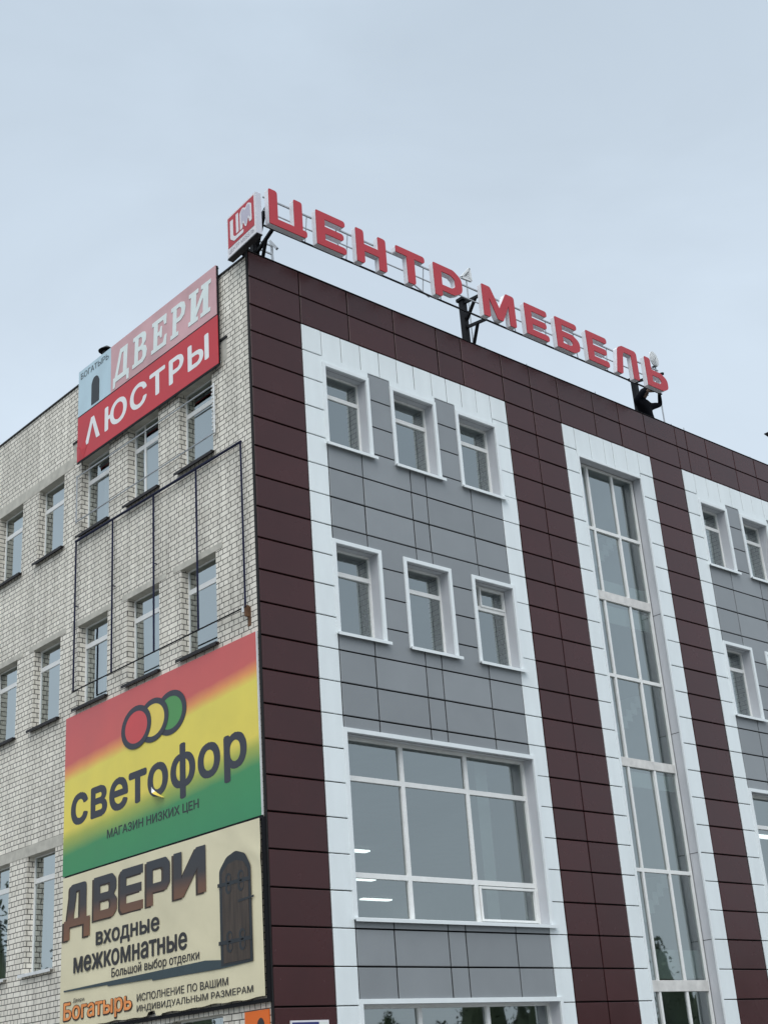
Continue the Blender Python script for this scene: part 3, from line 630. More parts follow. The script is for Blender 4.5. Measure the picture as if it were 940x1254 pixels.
# faces belong to their letters
ls = [o for o in sg.children if o.name.startswith('letter') and not o.name.startswith('letter_face')]; fs = [o for o in sg.children if o.name.startswith('letter_face')]
for l_, f_ in zip(ls, fs): f_.parent = l_
g = MB(); y = -.74
for dz, wd, mt_ in ((1.14, .05, 'grey_steel'), (.62, .035, 'grey_steel'), (.03, .05, 'black_steel')):
    g.bar((.15, y, base_z(.15) + dz), (20.7, y, base_z(20.7) + dz), wd, mt_)
for x, s_ in ((1.85, 1), (3.35, -1), (3.62, 1), (7.15, 1), (11.9, -1), (13.6, 1), (15.45, -1), (17.25, 1)):
    g.bar((x, y + .02, base_z(x) + .1), (x + .12 * s_, y + .02, base_z(x) + 1.1), .03, 'grey_steel')
g.bar((6.55, -.6, 1.0), (8.5, .3, 1.45), .04, 'grey_steel')
for x in (.4, 5.0, 8.0, 12.4, 16.0, 20.3): g.bar((x, y, base_z(x) + .03), (x, y, base_z(x) + 1.14), .03, 'grey_steel')
g.build('frame_rails', sg)
for x, tz in ((.72, 1.45), (10.50, 2.08), (21.30, 2.25)):
    yp = .92 if x > 20 else .5
    g = MB(); g.box(x - .11, x + .11, yp - .1, yp + .12, ROOF, tz, 'black_steel'); g.box(x - .17, x + .17, yp - .17, yp + .19, tz + .002, tz + .12, 'black_steel')
    g.build('post', sg)
    zz = base_z(x)
    for p, q in (((x, yp, tz - .08), (x - .25, y, zz + 1.12)), ((x + .05, yp - .05, tz - .85), (x - .16, yp + (y - yp) * .65, tz - .08 + (zz + 1.2 - tz) * .65)), ((x + .02, yp, min(tz - 1.1, .95)), (x - .2, y, zz + .06)), ((x + .2, yp, -.2), (x - .11, yp + (y - yp) * .6, min(tz - 1.1, .95) + (zz + .06 - min(tz - 1.1, .95)) * .6))):
        if x > 20 and q[2] < zz + .9: continue
        a = MB(); a.bar(p, q, .10, 'black_steel'); a.build('bracket_arm', sg)

# ------------------------------------------------------------ logo light box at the corner
lb = thing('logo_light_box', 'square red and white light box with the ЦМ emblem hanging over the roof corner', 'sign', (-.35, -.4, -.5))
LB = lambda u, d, z: (d, u, z - (u + .36) * .1)          # the box hangs slightly askew
BXF, BXB = -.45, -.235
g = MB(); lo = [LB(.42, d, -.28) for d in (BXF, BXB)]; hi = [LB(.42, d, 1.29) for d in (BXF, BXB)]; lo2 = [LB(-1.14, d, -.28) for d in (BXB, BXF)]; hi2 = [LB(-1.14, d, 1.29) for d in (BXB, BXF)]
g.solid(lo + lo2, hi + hi2, 'box_grey'); g.build('box_shell', lb, bevel=.006)
def bl(name, u0, u1, z0, z1, d, th, m): return shape([[(0, 0), (u0 - u1, 0), (u0 - u1, z1 - z0), (0, z1 - z0)]], name, LB, True, u0, z0, d, th, m, lb)
bl('white_face', .40, -1.12, -.26, 1.27, BXF - .003, .004, 'box_white'); bl('red_field', .35, -1.04, .06, 1.2, BXF - .009, .008, 'letter_red')
D = BXF - .018
shape([round_loop([(0, .86, .02), (0, .18, .14), (.2, 0, .1), (.70, 0, .04), (.70, .13, .02), (.27, .13, .06), (.16, .23, .06), (.16, .86, .02)])], 'emblem_stroke', LB, True, .22, .16, D, .010, 'box_white', lb)
shape([round_loop([(0, .72, .02), (0, 0, .02), (.13, 0, .02), (.13, .72, .02)])], 'emblem_stroke', LB, True, -.10, .36, D, .010, 'box_white', lb)
shape([round_loop([(0, 0, .02), (0, .74, .14), (.17, .9, .12), (.30, .76, .05), (.43, .9, .12), (.62, .74, .14), (.62, 0, .02), (.50, 0, .02), (.45, .28, .04), (.31, -.16, .08), (.16, .28, .04), (.12, 0, .02)])], 'emblem_stroke', LB, True, -.31, .34, D - .001, .010, 'box_white', lb, sz=.86)
shape([round_loop([(.07, .14, .02), (.07, .72, .1), (.17, .83, .08), (.30, .66, .05), (.43, .83, .08), (.55, .72, .1), (.55, .14, .02), (.45, .36, .04), (.31, -.04, .06), (.17, .36, .04)])], 'emblem_fill', LB, True, -.31, .34, D - .009, .006, 'logo_grey', lb, sz=.86)
text('ЦЕНТР МЕБЕЛЬ', 'small_lettering', LB, True, .33, -1.02, -.20, -.02, BXF - .009, 'box_text', lb, .02)
g = MB(); g.solid([LB(u, d, -.31) for u, d in ((.43, BXF - .004), (.43, BXB), (-1.15, BXB), (-1.15, BXF - .004))], [LB(u, d, -.282) for u, d in ((.43, BXF - .004), (.43, BXB), (-1.15, BXB), (-1.15, BXF - .004))], 'dark_tin'); g.build('bottom_plate', lb)
g = MB(); g.bar((.66, .5, ROOF), (.66, .5, 1.4), .17, 'black_steel'); g.bar((.62, .5, 1.2), (-.22, -.5, 1.05), .09, 'black_steel'); g.bar((.62, .5, .25), (-.22, -.2, -.1), .09, 'black_steel'); g.bar((.62, .5, .7), (-.22, -.8, .95), .06, 'black_steel'); g.build('mounting_frame', lb)

# ------------------------------------------------------------ roof odds and ends
ld = thing('roof_ladder', 'grey metal ladder end standing on the roof behind the corner', 'ladder', (2.5, 2.0, ROOF))
g = MB()
for x in (2.12, 2.78): g.bar((x, 2.0, ROOF), (x - .05, 2.15, 2.55), .07, 'grey_steel')
g.bar((2.82, 1.95, 2.2), (2.72, 2.2, 2.62), .1, 'grey_steel'); g.build('side_rail', ld)
g = MB()
for k in range(10):
    z = -.85 + k * .36; g.bar((2.1, 2.05 + .01 * k, z), (2.76, 2.05 + .01 * k, z), .05, 'grey_steel')
g.build('rungs', ld)
an = thing('lattice_antenna', 'small pale triangular lattice antenna on a thin mast behind the letters', 'antenna', (11.7, 1.0, ROOF))
g = MB(); g.tube((11.42, 1.02, ROOF), (11.42, 1.02, 3.75), .03, 'grey_steel'); g.build('mast', an)
g = MB(); P = [(11.10, 3.66), (11.66, 3.69), (11.62, 4.25)]
for i in range(3):
    a, b = P[i], P[(i + 1) % 3]; g.bar((a[0], 1, a[1]), (b[0], 1, b[1]), .08, 'white_tin')
cxn = sum(p[0] for p in P) / 3; czn = sum(p[1] for p in P) / 3
for k in (.25, .5, .75):
    Q = [(p[0] + (cxn - p[0]) * k, p[1] + (czn - p[1]) * k) for p in P]
    for i in range(3): a, b = Q[i], Q[(i + 1) % 3]; g.bar((a[0], 1, a[1]), (b[0], 1, b[1]), .055, 'white_tin')
g.build('lattice', an)
ds = thing('grid_dish_antenna', 'round pale grid dish antenna on a mast behind the last letter', 'antenna', (23.3, 1.2, ROOF))
g = MB(); g.tube((23.35, 1.12, ROOF), (23.35, 1.12, 4.05), .035, 'grey_steel'); g.bar((23.0, 1.05, 3.5), (23.4, 1.1, 3.75), .09, 'black_steel'); g.build('mast', ds)
g = MB(); C_ = Vector((23.26, 1.0, 4.01))
for rr in (.35, .29, .235, .18, .125, .07):
    n = 28; pts = [C_ + Vector((rr * .98 * math.cos(2 * math.pi * k / n), .12 * rr * math.cos(2 * math.pi * k / n) + .5 * rr ** 2, rr * math.sin(2 * math.pi * k / n))) for k in range(n)]
    for p, q in zip(pts, pts[1:] + pts[:1]): g.bar(p, q, .042, 'white_tin')
for k in range(6):
    t = math.pi * k / 6; v = Vector((.34 * math.cos(t), .05 * math.cos(t) + .05, .35 * math.sin(t))); w2 = Vector((-.34 * math.cos(t), -.05 * math.cos(t) + .05, -.35 * math.sin(t)))
    g.bar(C_ + v, C_ + w2, .03, 'white_tin')
g.build('dish_grid', ds)
fl = thing('roof_floodlight', 'dark floodlight at the right edge of the picture reaching out over the parapet', 'lamp', (30.6, .45, ROOF))
g = MB(); g.bar((30.8, .45, ROOF), (30.8, .45, 1.9), .09, 'black_steel'); g.bar((30.8, .45, 1.85), (30.3, .1, 1.85), .07, 'black_steel'); g.build('mast', fl)
g = MB(); g.solid([(30.0, -.1, 1.84), (30.8, -.1, 1.70), (30.8, .3, 1.70), (30.0, .3, 1.84)], [(30.0, -.1, 1.88), (30.8, -.1, 2.05), (30.8, .3, 2.05), (30.0, .3, 1.88)], 'dark_tin'); g.build('lamp_head', fl, bevel=.005)
vp = thing('vent_pipe', 'short dark vent pipe with a cap behind the brick parapet', 'vent', (1.2, 10.6, ROOF))
g = MB(); g.tube((1.2, 10.55, ROOF), (1.2, 10.55, 1.62), .17, 'dark_tin', 14); g.build('pipe', vp)
g = MB(); g.tube((1.2, 10.55, 1.66), (1.2, 10.55, 1.88), .33, 'black_steel', 14, .05)
for k in range(3): g.bar((1.2 + .15 * math.cos(2.1 * k), 10.55 + .15 * math.sin(2.1 * k), 1.6), (1.2 + .2 * math.cos(2.1 * k), 10.55 + .2 * math.sin(2.1 * k), 1.68), .04, 'black_steel')
g.build('cap', vp)

# ------------------------------------------------------------ worker on the roof
pr = tag(bpy.data.objects.new('person', None), 'worker in black clothes with raised arms fixing the last rooftop letter', 'person'); COL.objects.link(pr); pr.location = W(21.4, .6, ROOF)
J = {'pel': (21.85, .98, .46, .23), 'wst': (21.75, .96, .80, .24), 'chs': (21.58, .92, 1.14, .27), 'nk0': (21.52, .86, 1.38, .16), 'nk': (21.52, .80, 1.46, .10), 'hd': (21.55, .74, 1.58, .16), 'hd2': (21.56, .70, 1.72, .14),
     'sL': (21.16, .96, 1.32, .18), 'eL': (21.35, .55, 1.66, .12), 'wL': (22.05, .42, 1.80, .07), 'sR': (21.98, .88, 1.20, .17), 'eR': (22.55, .72, 1.40, .12), 'wR': (22.24, .48, 1.76, .07),
     'hL': (21.75, .98, .36, .17), 'kL': (21.68, .92, -.38, .12), 'aL': (21.66, 1.02, -1.08, .085), 'fL': (21.62, .74, -1.16, .08), 'hR': (22.18, .96, .36, .17), 'kR': (22.26, .88, -.38, .12), 'aR': (22.30, 1.0, -1.08, .085), 'fR': (22.34, .72, -1.16, .08)}
J = {k: (v[0] - .40, v[1] - .34, v[2] - .30, v[3]) for k, v in J.items()}      # up against the parapet
E_ = [('pel', 'wst'), ('wst', 'chs'), ('chs', 'nk0'), ('nk0', 'nk'), ('nk', 'hd'), ('hd', 'hd2'), ('chs', 'sL'), ('sL', 'eL'), ('eL', 'wL'), ('chs', 'sR'), ('sR', 'eR'), ('eR', 'wR'), ('pel', 'hL'), ('hL', 'kL'), ('kL', 'aL'), ('aL', 'fL'), ('pel', 'hR'), ('hR', 'kR'), ('kR', 'aR'), ('aR', 'fR')]
# hands: palm and five bent fingers on each wrist
for sd_, wr, dx in (('L', 'wL', 1), ('R', 'wR', -1)):
    p = Vector(J[wr][:3]); dirv = Vector((.55 * dx, -.45, .7)).normalized(); sidev = dirv.cross(Vector((0, 1, .2))).normalized()
    J['p' + sd_] = (*(p + dirv * .14), .062); E_.append((wr, 'p' + sd_))
    for fi, (off, ln) in enumerate(((-.055, .12), (-.02, .15), (.018, .155), (.052, .13), (-.085, .09))):
        b0 = p + dirv * (.20 if fi < 4 else .10) + sidev * off; b1 = b0 + dirv * ln * .6 + Vector((0, -.01, .01)); b2 = b1 + (dirv + Vector((0, -.7, .1))).normalized() * ln * .5
        for nm, q, rd in (('a', b0, .019), ('b', b1, .016), ('c', b2, .013)): J[f'f{sd_}{fi}{nm}'] = (*q, rd)
        E_ += [('p' + sd_, f'f{sd_}{fi}a'), (f'f{sd_}{fi}a', f'f{sd_}{fi}b'), (f'f{sd_}{fi}b', f'f{sd_}{fi}c')]
nm = list(J); me = bpy.data.meshes.new('body'); me.from_pydata([W(*J[k][:3]) - pr.location for k in nm], [(nm.index(a), nm.index(b)) for a, b in E_], [])
bo = link('body', me, pr); sk = bo.modifiers.new('skin', 'SKIN'); sk.use_smooth_shade = True
for v, k in zip(me.skin_vertices[0].data, nm): v.radius = (J[k][3] * U, J[k][3] * U); v.use_root = (k == 'pel')
bo.modifiers.new('sub', 'SUBSURF').render_levels = 2; bo.modifiers['sub'].levels = 2
dg = bpy.context.evaluated_depsgraph_get(); bm_ = bpy.data.meshes.new_from_object(bo.evaluated_get(dg)); bpy.data.objects.remove(bo)
bm_.materials.append(M['cloth']); bm_.materials.append(M['skin'])
hc = W(*J['hd'][:3]) - pr.location; hands = [W(*J['pL'][:3]) - pr.location, W(*J['pR'][:3]) - pr.location]
for p in bm_.polygons:
    p.use_smooth = True; q = p.center
    if (q.z > hc.z - .09 and q.y < hc.y and abs(q.x - hc.x) < .12 and q.z < hc.z + .16) or any((q - h).length < .12 for h in hands): p.material_index = 1
body = link('body', bm_, pr)
g = MB(); hx, hy, hz = J['hd'][:3]
def ring(rx, ry, z, cx_=hx, cy_=hy): return [(cx_ + rx * math.cos(2 * math.pi * k / 14), cy_ + ry * math.sin(2 * math.pi * k / 14), z) for k in range(14)]
rs = [ring(.20, .21, hz + .02, cy_=hy + .06), ring(.205, .22, hz + .12, cy_=hy + .03), ring(.17, .18, hz + .24, cy_=hy), ring(.08, .09, hz + .30, cy_=hy)]
for a, b in zip(rs, rs[1:]): g.solid(a, b, 'cloth')
g.build('knit_hat', pr, smooth=True)
g = MB()    # face features on the side turned to the letters
fy = hy - .155
g.tube((hx, fy + .03, hz + .03), (hx, fy - .035, hz - .02), .022, 'skin', 8, .03)
for s_ in (-1, 1): g.tube((hx + s_ * .06, fy + .02, hz + .045), (hx + s_ * .06, fy + .0, hz + .045), .018, 'ink', 8)
g.box(hx - .05, hx + .05, fy - .002, fy + .03, hz - .085, hz - .07, 'ink')
g.build('face_features', pr)

# ------------------------------------------------------------ old double sign at the brick parapet
ts = thing('shop_sign', 'faded pink ДВЕРИ panel above a red ЛЮСТРЫ panel on the brick parapet', 'sign', (-.16, 5.85, -3.55))
def board(par, name, y0, y1, z0, z1, x0, th, m, split=None):
    g = MB(); g.box(x0, x0 + th, y0, y1, z0, z1, m); return g.build(name, par)
g = MB()
for y in (1.6, 4.4, 7.2, 10.0): g.bar((-.04, y, -3.45), (-.04, y, .05), .06, 'grey_steel')
for z in (-3.5, -1.8, 0.02): g.bar((-.085, 1.46, z), (-.085, 10.2, z), .05, 'grey_steel')
g.box(-.172, -.145, 1.42, 10.2, -3.66, -3.585, 'black_steel'); g.box(-.122, -.116, 1.46, 10.18, -3.57, .1, 'grey_steel'); g.box(-.155, -.10, 1.44, 1.475, -3.6, .08, 'black_steel'); g.box(-.168, -.11, 1.46, 10.2, -1.80, -1.75, 'black_steel')  # grey back sheet added to lighten the sign's mirror image in the panes
g.build('frame', ts)
board(ts, 'pink_panel', 1.49, 7.95, -1.75, .12, -.17, .045, 'sign_pink')
board(ts, 'pale_blue_panel', 7.953, 10.2, -1.75, .12, -.172, .047, 'sign_blue')
board(ts, 'red_panel', 1.45, 10.2, -3.58, -1.80, -.175, .05, 'sign_red')
D = -.178
shape([[(0, 0), (.42, 1), (.62, 1), (1.04, 0), (.80, 0), (.52, .74), (.24, 0)]], 'lettering', LF, True, 9.66, -3.12, D, .006, 'sign_cream', ts, sx=.98, sz=.96)
text('ЮСТРЫ', 'lettering', LF, True, 8.32, 1.95, -3.15, -2.19, D, 'sign_cream', ts, .03, spacing=1.14)
g = MB(); g.face([(-.178, 10.2, -3.58), (-.178, 9.75, -3.58), (-.23, 9.9, -3.2), (-.2, 10.2, -2.95)], 'sign_red'); g.face([(-.23, 9.9, -3.2), (-.178, 9.75, -3.58), (-.185, 9.55, -3.2), (-.178, 9.62, -2.7)], 'sign_red'); g.build('loose_corner', ts)
# slab serif ДВЕРИ drawn as outlines
SER = {
 'Д': [[(0, -.18), (0, .16), (.1, .16), (.38, 1), (.86, 1), (.86, .16), (1, .16), (1, -.18), (.88, -.18), (.84, 0), (.16, 0), (.12, -.18)], [(.27, .16), (.62, .16), (.62, .84), (.5, .84)]],
 'В': [[(0, 0), (0, .13), (.12, .13), (.12, .87), (0, .87), (0, 1), (.6, 1), (.78, .95), (.86, .82), (.84, .64), (.7, .54), (.86, .47), (.94, .3), (.88, .1), (.68, 0)], [(.36, .13), (.36, .44), (.55, .44), (.66, .36), (.66, .2), (.56, .13)], [(.36, .58), (.36, .87), (.5, .87), (.6, .8), (.6, .65), (.5, .58)]],
 'Е': [[(0, 0), (0, .13), (.12, .13), (.12, .87), (0, .87), (0, 1), (.88, 1), (.88, .68), (.76, .68), (.68, .86), (.36, .86), (.36, .58), (.48, .58), (.54, .7), (.62, .7), (.62, .34), (.54, .34), (.48, .45), (.36, .45), (.36, .14), (.7, .14), (.8, .34), (.92, .34), (.9, 0)]],
 'Р': [[(0, 0), (0, .13), (.12, .13), (.12, .87), (0, .87), (0, 1), (.62, 1), (.84, .92), (.92, .74), (.86, .52), (.64, .42), (.36, .42), (.36, .13), (.5, .13), (.5, 0)], [(.36, .56), (.36, .87), (.55, .87), (.66, .78), (.66, .64), (.55, .56)]],
 'И': [[(0, 0), (0, .13), (.1, .13), (.1, .87), (0, .87), (0, 1), (.44, 1), (.44, .87), (.34, .87), (.34, .4), (.66, .87), (.56, .87), (.56, 1), (1, 1), (1, .87), (.9, .87), (.9, .13), (1, .13), (1, 0), (.56, 0), (.56, .13), (.66, .13), (.66, .6), (.34, .13), (.44, .13), (.44, 0)]],
}
for ch, yl, yr in (('Д', 7.78, 6.75), ('В', 6.52, 5.55), ('Е', 5.32, 4.3), ('Р', 4.14, 3.2), ('И', 3.08, 1.82)):
    shape([round_loop(l, .012, 2) for l in SER[ch]], 'lettering', LF, True, yl, -1.46, D + .004, .01, 'sign_pale', ts, sx=yl - yr, sz=1.2, shear=.06)
text('БОГАТЫРЬ', 'small_lettering', LF, True, 10.05, 8.1, -.27, -.02, D + .002, 'ink_fade', ts, .02)
shape([round_loop([(0, 0), (0, .85, .2), (.13, 1.08, .2), (.4, 1.08, .2), (.53, .85, .2), (.53, 0)], 0, 5)], 'door_picture', LF, True, 9.26, -1.66, D + .002, .01, 'door_edge', ts)

# ------------------------------------------------------------ store sign with three rings
sv = thing('store_sign', 'large red, yellow and green светофор board with three linked rings', 'sign', (-.08, 5.5, -18.1))
zt, zb = -12.90, -18.10
M['traffic'] = ramp_mat('red_yellow_green_print', [(0.0, A(48, 122, 84)), (.20, A(52, 124, 80)), (.30, A(140, 155, 70)), (.36, A(192, 184, 80)), (.66, A(196, 186, 82)), (.72, A(192, 132, 78)), (.775, A(170, 82, 80)), (1.0, A(166, 78, 80))], W(0, 0, zb).z - W(0, 0, zb).z, (zt - zb) * U, 0.075, 0.0, 0.45, .05)
g = MB(); g.box(-.085, -.03, .12, 10.72, zb, zt, 'traffic'); g.build('board', sv)
g = MB()
g.box(-.08, -.03, .085, .117, zb, zt, 'white_tin'); g.build('frame', sv)
D = -.089
RX, RZ = .86, .68
for k, (yc, col) in enumerate(((6.34, A(170, 66, 70)), (5.40, A(190, 178, 84)), (4.45, A(66, 128, 74)))):
    nm_ = ('red', 'yellow', 'green')[k]; M['disc_' + nm_] = mat('ring_' + nm_, col, .5, .08, 2)
    dd = D - .016 + .007 * k
    shape([ellipse(0, 0, RX * .9, RZ * .9)], 'ring_disc', LF, True, yc, -14.21, dd, .003, 'disc_' + nm_, sv)
    shape([ellipse(0, 0, RX, RZ), ellipse(0, 0, RX * .74, RZ * .74)[::-1]], 'ring', LF, True, yc, -14.21, dd - .003, .003, 'slate', sv)
text('светофор', 'lettering', LF, True, 10.27, .68, -16.92, -15.27, D, 'slate', sv, .032, spacing=1.05)
text('МАГАЗИН НИЗКИХ ЦЕН', 'small_lettering', LF, True, 8.03, 3.04, -17.40, -17.07, D, 'slate_thin', sv, .026)
# torn flap of vinyl curling off the board
g = MB(); n = 10
for k in range(n):
    t0, t1 = k / n, (k + 1) / n
    f = lambda t, e: (-.10 - .16 * math.sin(t * 2.6) * e, 5.50 - .7 * t, -16.24 - .46 * t ** .8 + e * (-.12 + .08 * t) * (1 - t))
    g.face([f(t0, 0), f(t1, 0), f(t1, 1), f(t0, 1)], 'sign_cream' if k < 3 else 'disc_yellow')
g.build('torn_flap', sv, smooth=True)

# ------------------------------------------------------------ doors banner
bn = thing('doors_banner', 'cream vinyl banner with big ДВЕРИ lettering and an arched wooden door', 'banner', (-.15, 5.4, -22.8))
BD = -.16
g = MB(); nu, nz_ = 130, 40; rb = random.Random(5)
def edge(y, z):
    s_ = (10.58 - y) / 10.5; t = (z + 22.72) / 4.55
    dx = .006 * math.sin(7.1 * s_ + 2.2 * t) + .004 * math.sin(19 * s_ - 5 * t) + .03 * max(0, s_ - .93) * math.sin(9 * t)
    cr = sum(a_ * math.exp(-((s_ * .8 + t * k_ - c0) / .022) ** 2) for a_, k_, c0 in ((.010, .35, 1.06), (.008, .5, 1.18), (.007, -.3, .12), (.006, .2, .05), (.006, .9, 1.5), (-.006, .42, .72)))
    return BD - .035 + dx - abs(cr)
grid = []
for j in range(nz_ + 1):
    rowp = []
    for i in range(nu + 1):
        y = 10.56 - 10.44 * i / nu; z = -22.72 + 4.54 * j / nz_
        if j == 0: z += .012 * math.sin(i * .2) + .012 * math.sin(i * .51) + (.09 if 62 <= i <= 66 else 0) + (-.05 if 67 <= i <= 70 else 0)
        rowp.append((edge(y, z) + .035, y, z))
    grid.append(rowp)
for j in range(nz_):
    for i in range(nu): g.face([grid[j][i], grid[j][i + 1], grid[j + 1][i + 1], grid[j + 1][i]], 'banner')
o = g.build('vinyl_sheet', bn, smooth=True)
bm = bmesh.new(); bm.from_mesh(o.data); bmesh.ops.remove_doubles(bm, verts=bm.verts, dist=1e-5); bmesh.ops.recalc_face_normals(bm, faces=bm.faces); bm.to_mesh(o.data); bm.free()
g = MB()
for y in (.3, 3.0, 5.6, 8.0, 10.3): g.bar((-.06, y, -22.7), (-.06, y, -18.25), .06, 'black_steel')
g.box(-.12, -.03, .02, .10, -22.85, -18.15, 'black_steel'); g.box(-.12, -.03, .1, 10.5, -22.86, -22.77, 'black_steel'); g.box(-.12, -.03, .1, 10.5, -18.2, -18.12, 'black_steel')
g.build('frame', bn)
D = BD - .019
BLK = {   # square cut display letters
 'Д': ([(0, -.3), (0, .16), (.12, .16, .0), (.22, .75, .1), (.22, 1, .12), (.86, 1, .1), (.86, .16), (1, .16), (1, -.3), (.78, -.3), (.78, 0), (.22, 0), (.22, -.3)], [(.36, .18), (.62, .18), (.62, .82), (.46, .82), (.46, .7)]),
 'В': ([(0, 0), (0, 1), (.8, 1, .12), (.97, .86, .1), (.97, .62, .08), (.86, .52, .04), (1, .4, .08), (1, .14, .1), (.84, 0, .1)], [(.27, .2), (.27, .42), (.7, .42), (.74, .36), (.74, .26), (.7, .2)], [(.27, .6), (.27, .8), (.68, .8), (.72, .76), (.72, .65), (.68, .6)]),
 'Е': ([(0, .1, .08), (0, .9, .08), (.1, 1, .06), (1, 1), (1, .8), (.27, .8), (.27, .6), (.94, .6), (.94, .4), (.27, .4), (.27, .2), (1, .2), (1, 0), (.1, 0, .06)],),
 'Р': ([(0, 0), (0, 1), (.84, 1, .12), (1, .86, .1), (1, .42, .1), (.84, .28, .1), (.27, .28), (.27, 0)], [(.27, .48), (.27, .8), (.68, .8), (.73, .75), (.73, .54), (.68, .48)]),
 'И': ([(0, 0), (0, 1), (.25, 1), (.25, .42), (.72, 1), (1, 1), (1, 0), (.76, 0), (.76, .56), (.3, 0)],),
}
zb_, zt_ = -19.74, -18.46
M['big_print'] = ramp_mat('slate_to_brown_print', [(0, (.22, .10, .05)), (.38, (.16, .08, .05)), (.58, (.05, .045, .048)), (1, (.038, .042, .052))], (zb_ + 22.8 - .4) * U, (zt_ + 22.8) * U, 0, 0, .5)
for ch, yl, yr in (('Д', 10.42, 8.86), ('В', 8.63, 7.30), ('Е', 7.12, 5.86), ('Р', 5.66, 4.44), ('И', 4.24, 2.66)):
    lp = [round_loop(l, 0, 3) for l in BLK[ch]]
    shape(lp, 'lettering_shadow', LF, True, yl + .09, zb_ - .04, D + .008, .006, 'brown_print', bn, sx=yl - yr, sz=zt_ - zb_)
    shape(lp, 'lettering', LF, True, yl - .03, zb_, D, .006, 'big_print', bn, sx=yl - yr, sz=zt_ - zb_)
text('входные', 'lettering', LF, True, 8.47, 4.97, -20.58, -20.08, D, 'ink', bn, .028)
text('межкомнатные', 'lettering', LF, True, 9.77, 3.58, -21.16, -20.68, D, 'ink', bn, .028)
text('Большой выбор отделки', 'small_lettering', LF, True, 7.55, 3.0, -21.56, -21.22, D, 'ink', bn, .014)
text('ИСПОЛНЕНИЕ ПО ВАШИМ', 'small_lettering', LF, True, 6.16, 1.69, -22.30, -22.09, D, 'ink', bn, .014)
text('ИНДИВИДУАЛЬНЫМ РАЗМЕРАМ', 'small_lettering', LF, True, 6.16, .60, -22.61, -22.40, D, 'ink', bn, .014)
text('Двери', 'small_lettering', LF, True, 9.75, 9.1, -22.02, -21.88, D, 'ink', bn, .012)
text('Богатырь', 'lettering_shadow', LF, True, 10.36, 6.40, -22.66, -21.94, D + .010, 'brown_print', bn, .055)
text('Богатырь', 'lettering', LF, True, 10.31, 6.44, -22.61, -21.97, D + .0, 'amber', bn, .022)
shape([[(0, .02), (0, .06), (2.4, .075), (7.6, .10), (9.74, -.10), (9.74, -.15), (8.3, -.19), (5.0, -.15), (4.95, -.10), (2.6, -.06), (2.55, -.02)]], 'ground_strip', LF, True, 10.32, -21.66, D, .006, 'teal_print', bn)
shape([round_loop([(0, 0), (0, 2.5, .25), (.35, 2.82, .3), (.78, 2.93, .3), (1.2, 2.8, .3), (1.43, 2.45, .25), (1.43, 0)], 0, 5)], 'door_picture', LF, True, 1.98, -21.80, D - .006, .006, 'door_edge', bn)
shape([round_loop([(.13, .06), (.13, 2.42, .2), (.42, 2.62, .25), (.78, 2.68, .3), (1.12, 2.6, .25), (1.32, 2.36, .2), (1.32, .06)], 0, 5)], 'door_picture', LF, True, 1.98, -21.80, D - .013, .006, 'door_wood', bn)
for z in (-19.74, -21.26):
    shape([[(0, 0), (0, .1), (1.5, .1), (1.5, 0)]], 'door_hinge', LF, True, 2.05, z, D - .019, .005, 'door_edge', bn)
    for yy in (1.55, .98):
        shape([ellipse(0, 0, .14, .15, 20), ellipse(.03, 0, .08, .09, 20)[::-1]], 'door_hinge', LF, True, yy, z + .18, D - .0195, .005, 'door_edge', bn)
        shape([ellipse(0, 0, .14, .15, 20), ellipse(.03, 0, .08, .09, 20)[::-1]], 'door_hinge', LF, True, yy, z - .08, D - .0195, .005, 'door_edge', bn)
shape([[(0, 0), (0, .07), (.7, .1), (.7, .05)]], 'door_handle', LF, True, 1.12, -20.25, D - .019, .005, 'door_edge', bn)

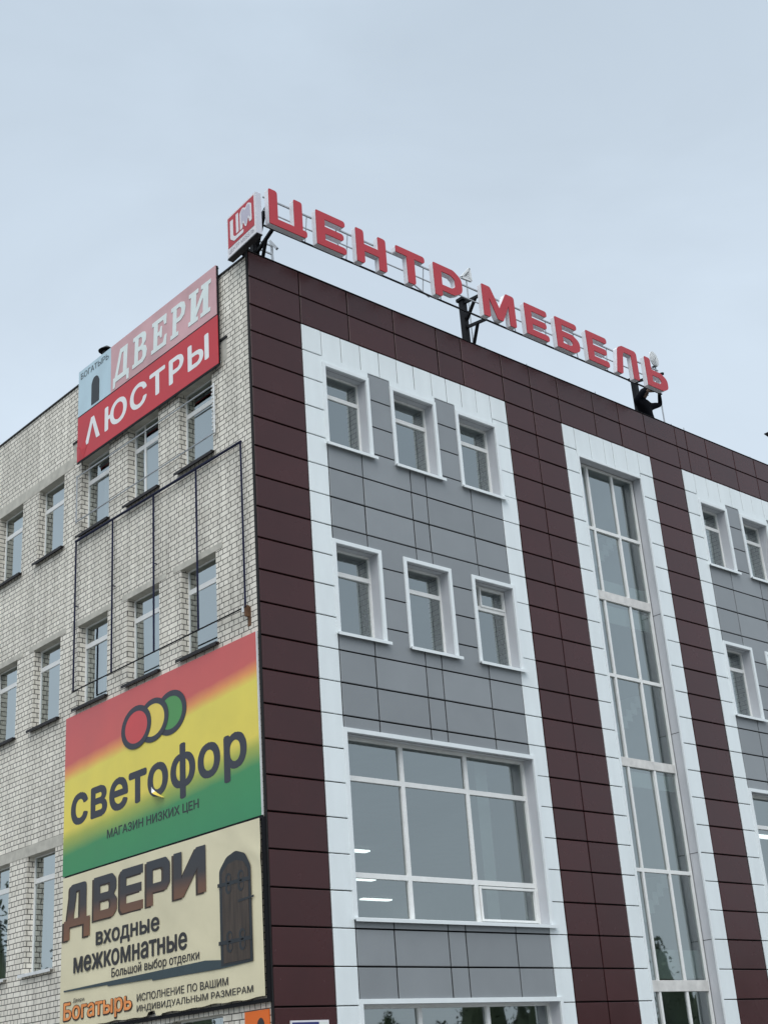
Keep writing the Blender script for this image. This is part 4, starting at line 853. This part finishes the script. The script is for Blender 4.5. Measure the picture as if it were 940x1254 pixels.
# ------------------------------------------------------------ small plates low on the walls
op = thing('orange_plate', 'orange plate with a dark arched door below the banner corner', 'sign', (-.05, .65, -24.2))
g = MB(); g.box(-.06, -.02, .13, 1.16, -24.2, -23.03, 'orange'); g.build('plate', op)
shape([round_loop([(0, 0), (0, .75, .2), (.16, .86, .12), (.3, .75, .2), (.3, 0)], 0, 4)], 'door_picture', LF, True, .62, -24.05, -.062, .006, 'ink', op)
bp = thing('address_plate', 'dark blue and white address plate on the maroon corner panels', 'sign', (1.1, -.05, -24.0))
g = MB(); g.box(.5, 1.76, -.055, -.012, -24.0, -23.34, 'box_white'); g.build('plate', bp)
g = MB(); g.box(.54, 1.42, -.062, -.056, -23.96, -23.385, 'plate_blue'); g.box(1.44, 1.72, -.062, -.056, -23.96, -23.385, 'interior_white'); g.build('blue_field', bp)

# ------------------------------------------------------------ pipes left of a removed banner, wires
pf = thing('banner_pipe_frame', 'empty dark blue pipe frame fixed across the brick wall and its windows', 'frame', (-.14, 5.4, -12.1))
X = -.13
for y, z0, z1 in ((10.22, -12.05, -6.62), (7.80, -12.05, -6.66), (5.29, -12.08, -6.72), (2.86, -12.08, -6.72), (.49, -12.05, -6.75)):
    g = MB(); g.tube((X, y, z0), (X, y, z1), .033, 'blue_steel', 8)
    if y > 3: g.bar((X, y, (z0 + z1) / 2 + .3), (0, y, (z0 + z1) / 2 + .3), .03, 'blue_steel')
    g.build('pipe', pf)
g = MB(); g.tube((X, .45, -6.75), (X, 10.26, -6.62), .042, 'blue_steel', 8); g.build('top_rail', pf)
g = MB(); g.tube((X - .01, .45, -12.06), (X - .01, 10.26, -12.08), .024, 'black_steel', 8); g.build('bottom_rail', pf)
g = MB(); g.box(-.15, -.0, .46, .52, -12.34, -12.0, 'rust'); g.box(-.17, -.01, .53, .62, -12.2, -12.02, 'white_tin'); g.box(-.012, -.002, .40, .56, -12.62, -12.05, 'rust'); g.build('rusty_bracket', pf)
wr = thing('wire_rails', 'thin pale horizontal rods crossing the top floor windows on the brick wall', 'rail', (-.1, 6, -5.8))
for z0, z1 in ((-4.16, -4.10), (-5.85, -5.85)):
    g = MB(); g.tube((-.1, 1.84, z0), (-.1, 10.3, z1), .026, 'grey_steel', 6); g.build('rod', wr)
g = MB(); g.tube((-.1, 10.3, -5.9), (-.1, 10.3, -4.05), .026, 'grey_steel', 6); g.tube((-.1, 1.84, -5.87), (-.1, 1.84, -4.1), .03, 'white_tin', 6)
for k in range(12): g.box(-.13, -.09, 1.84, 1.94, -5.75 + k * .14, -5.70 + k * .14, 'white_tin')
g.build('end_rod', wr)
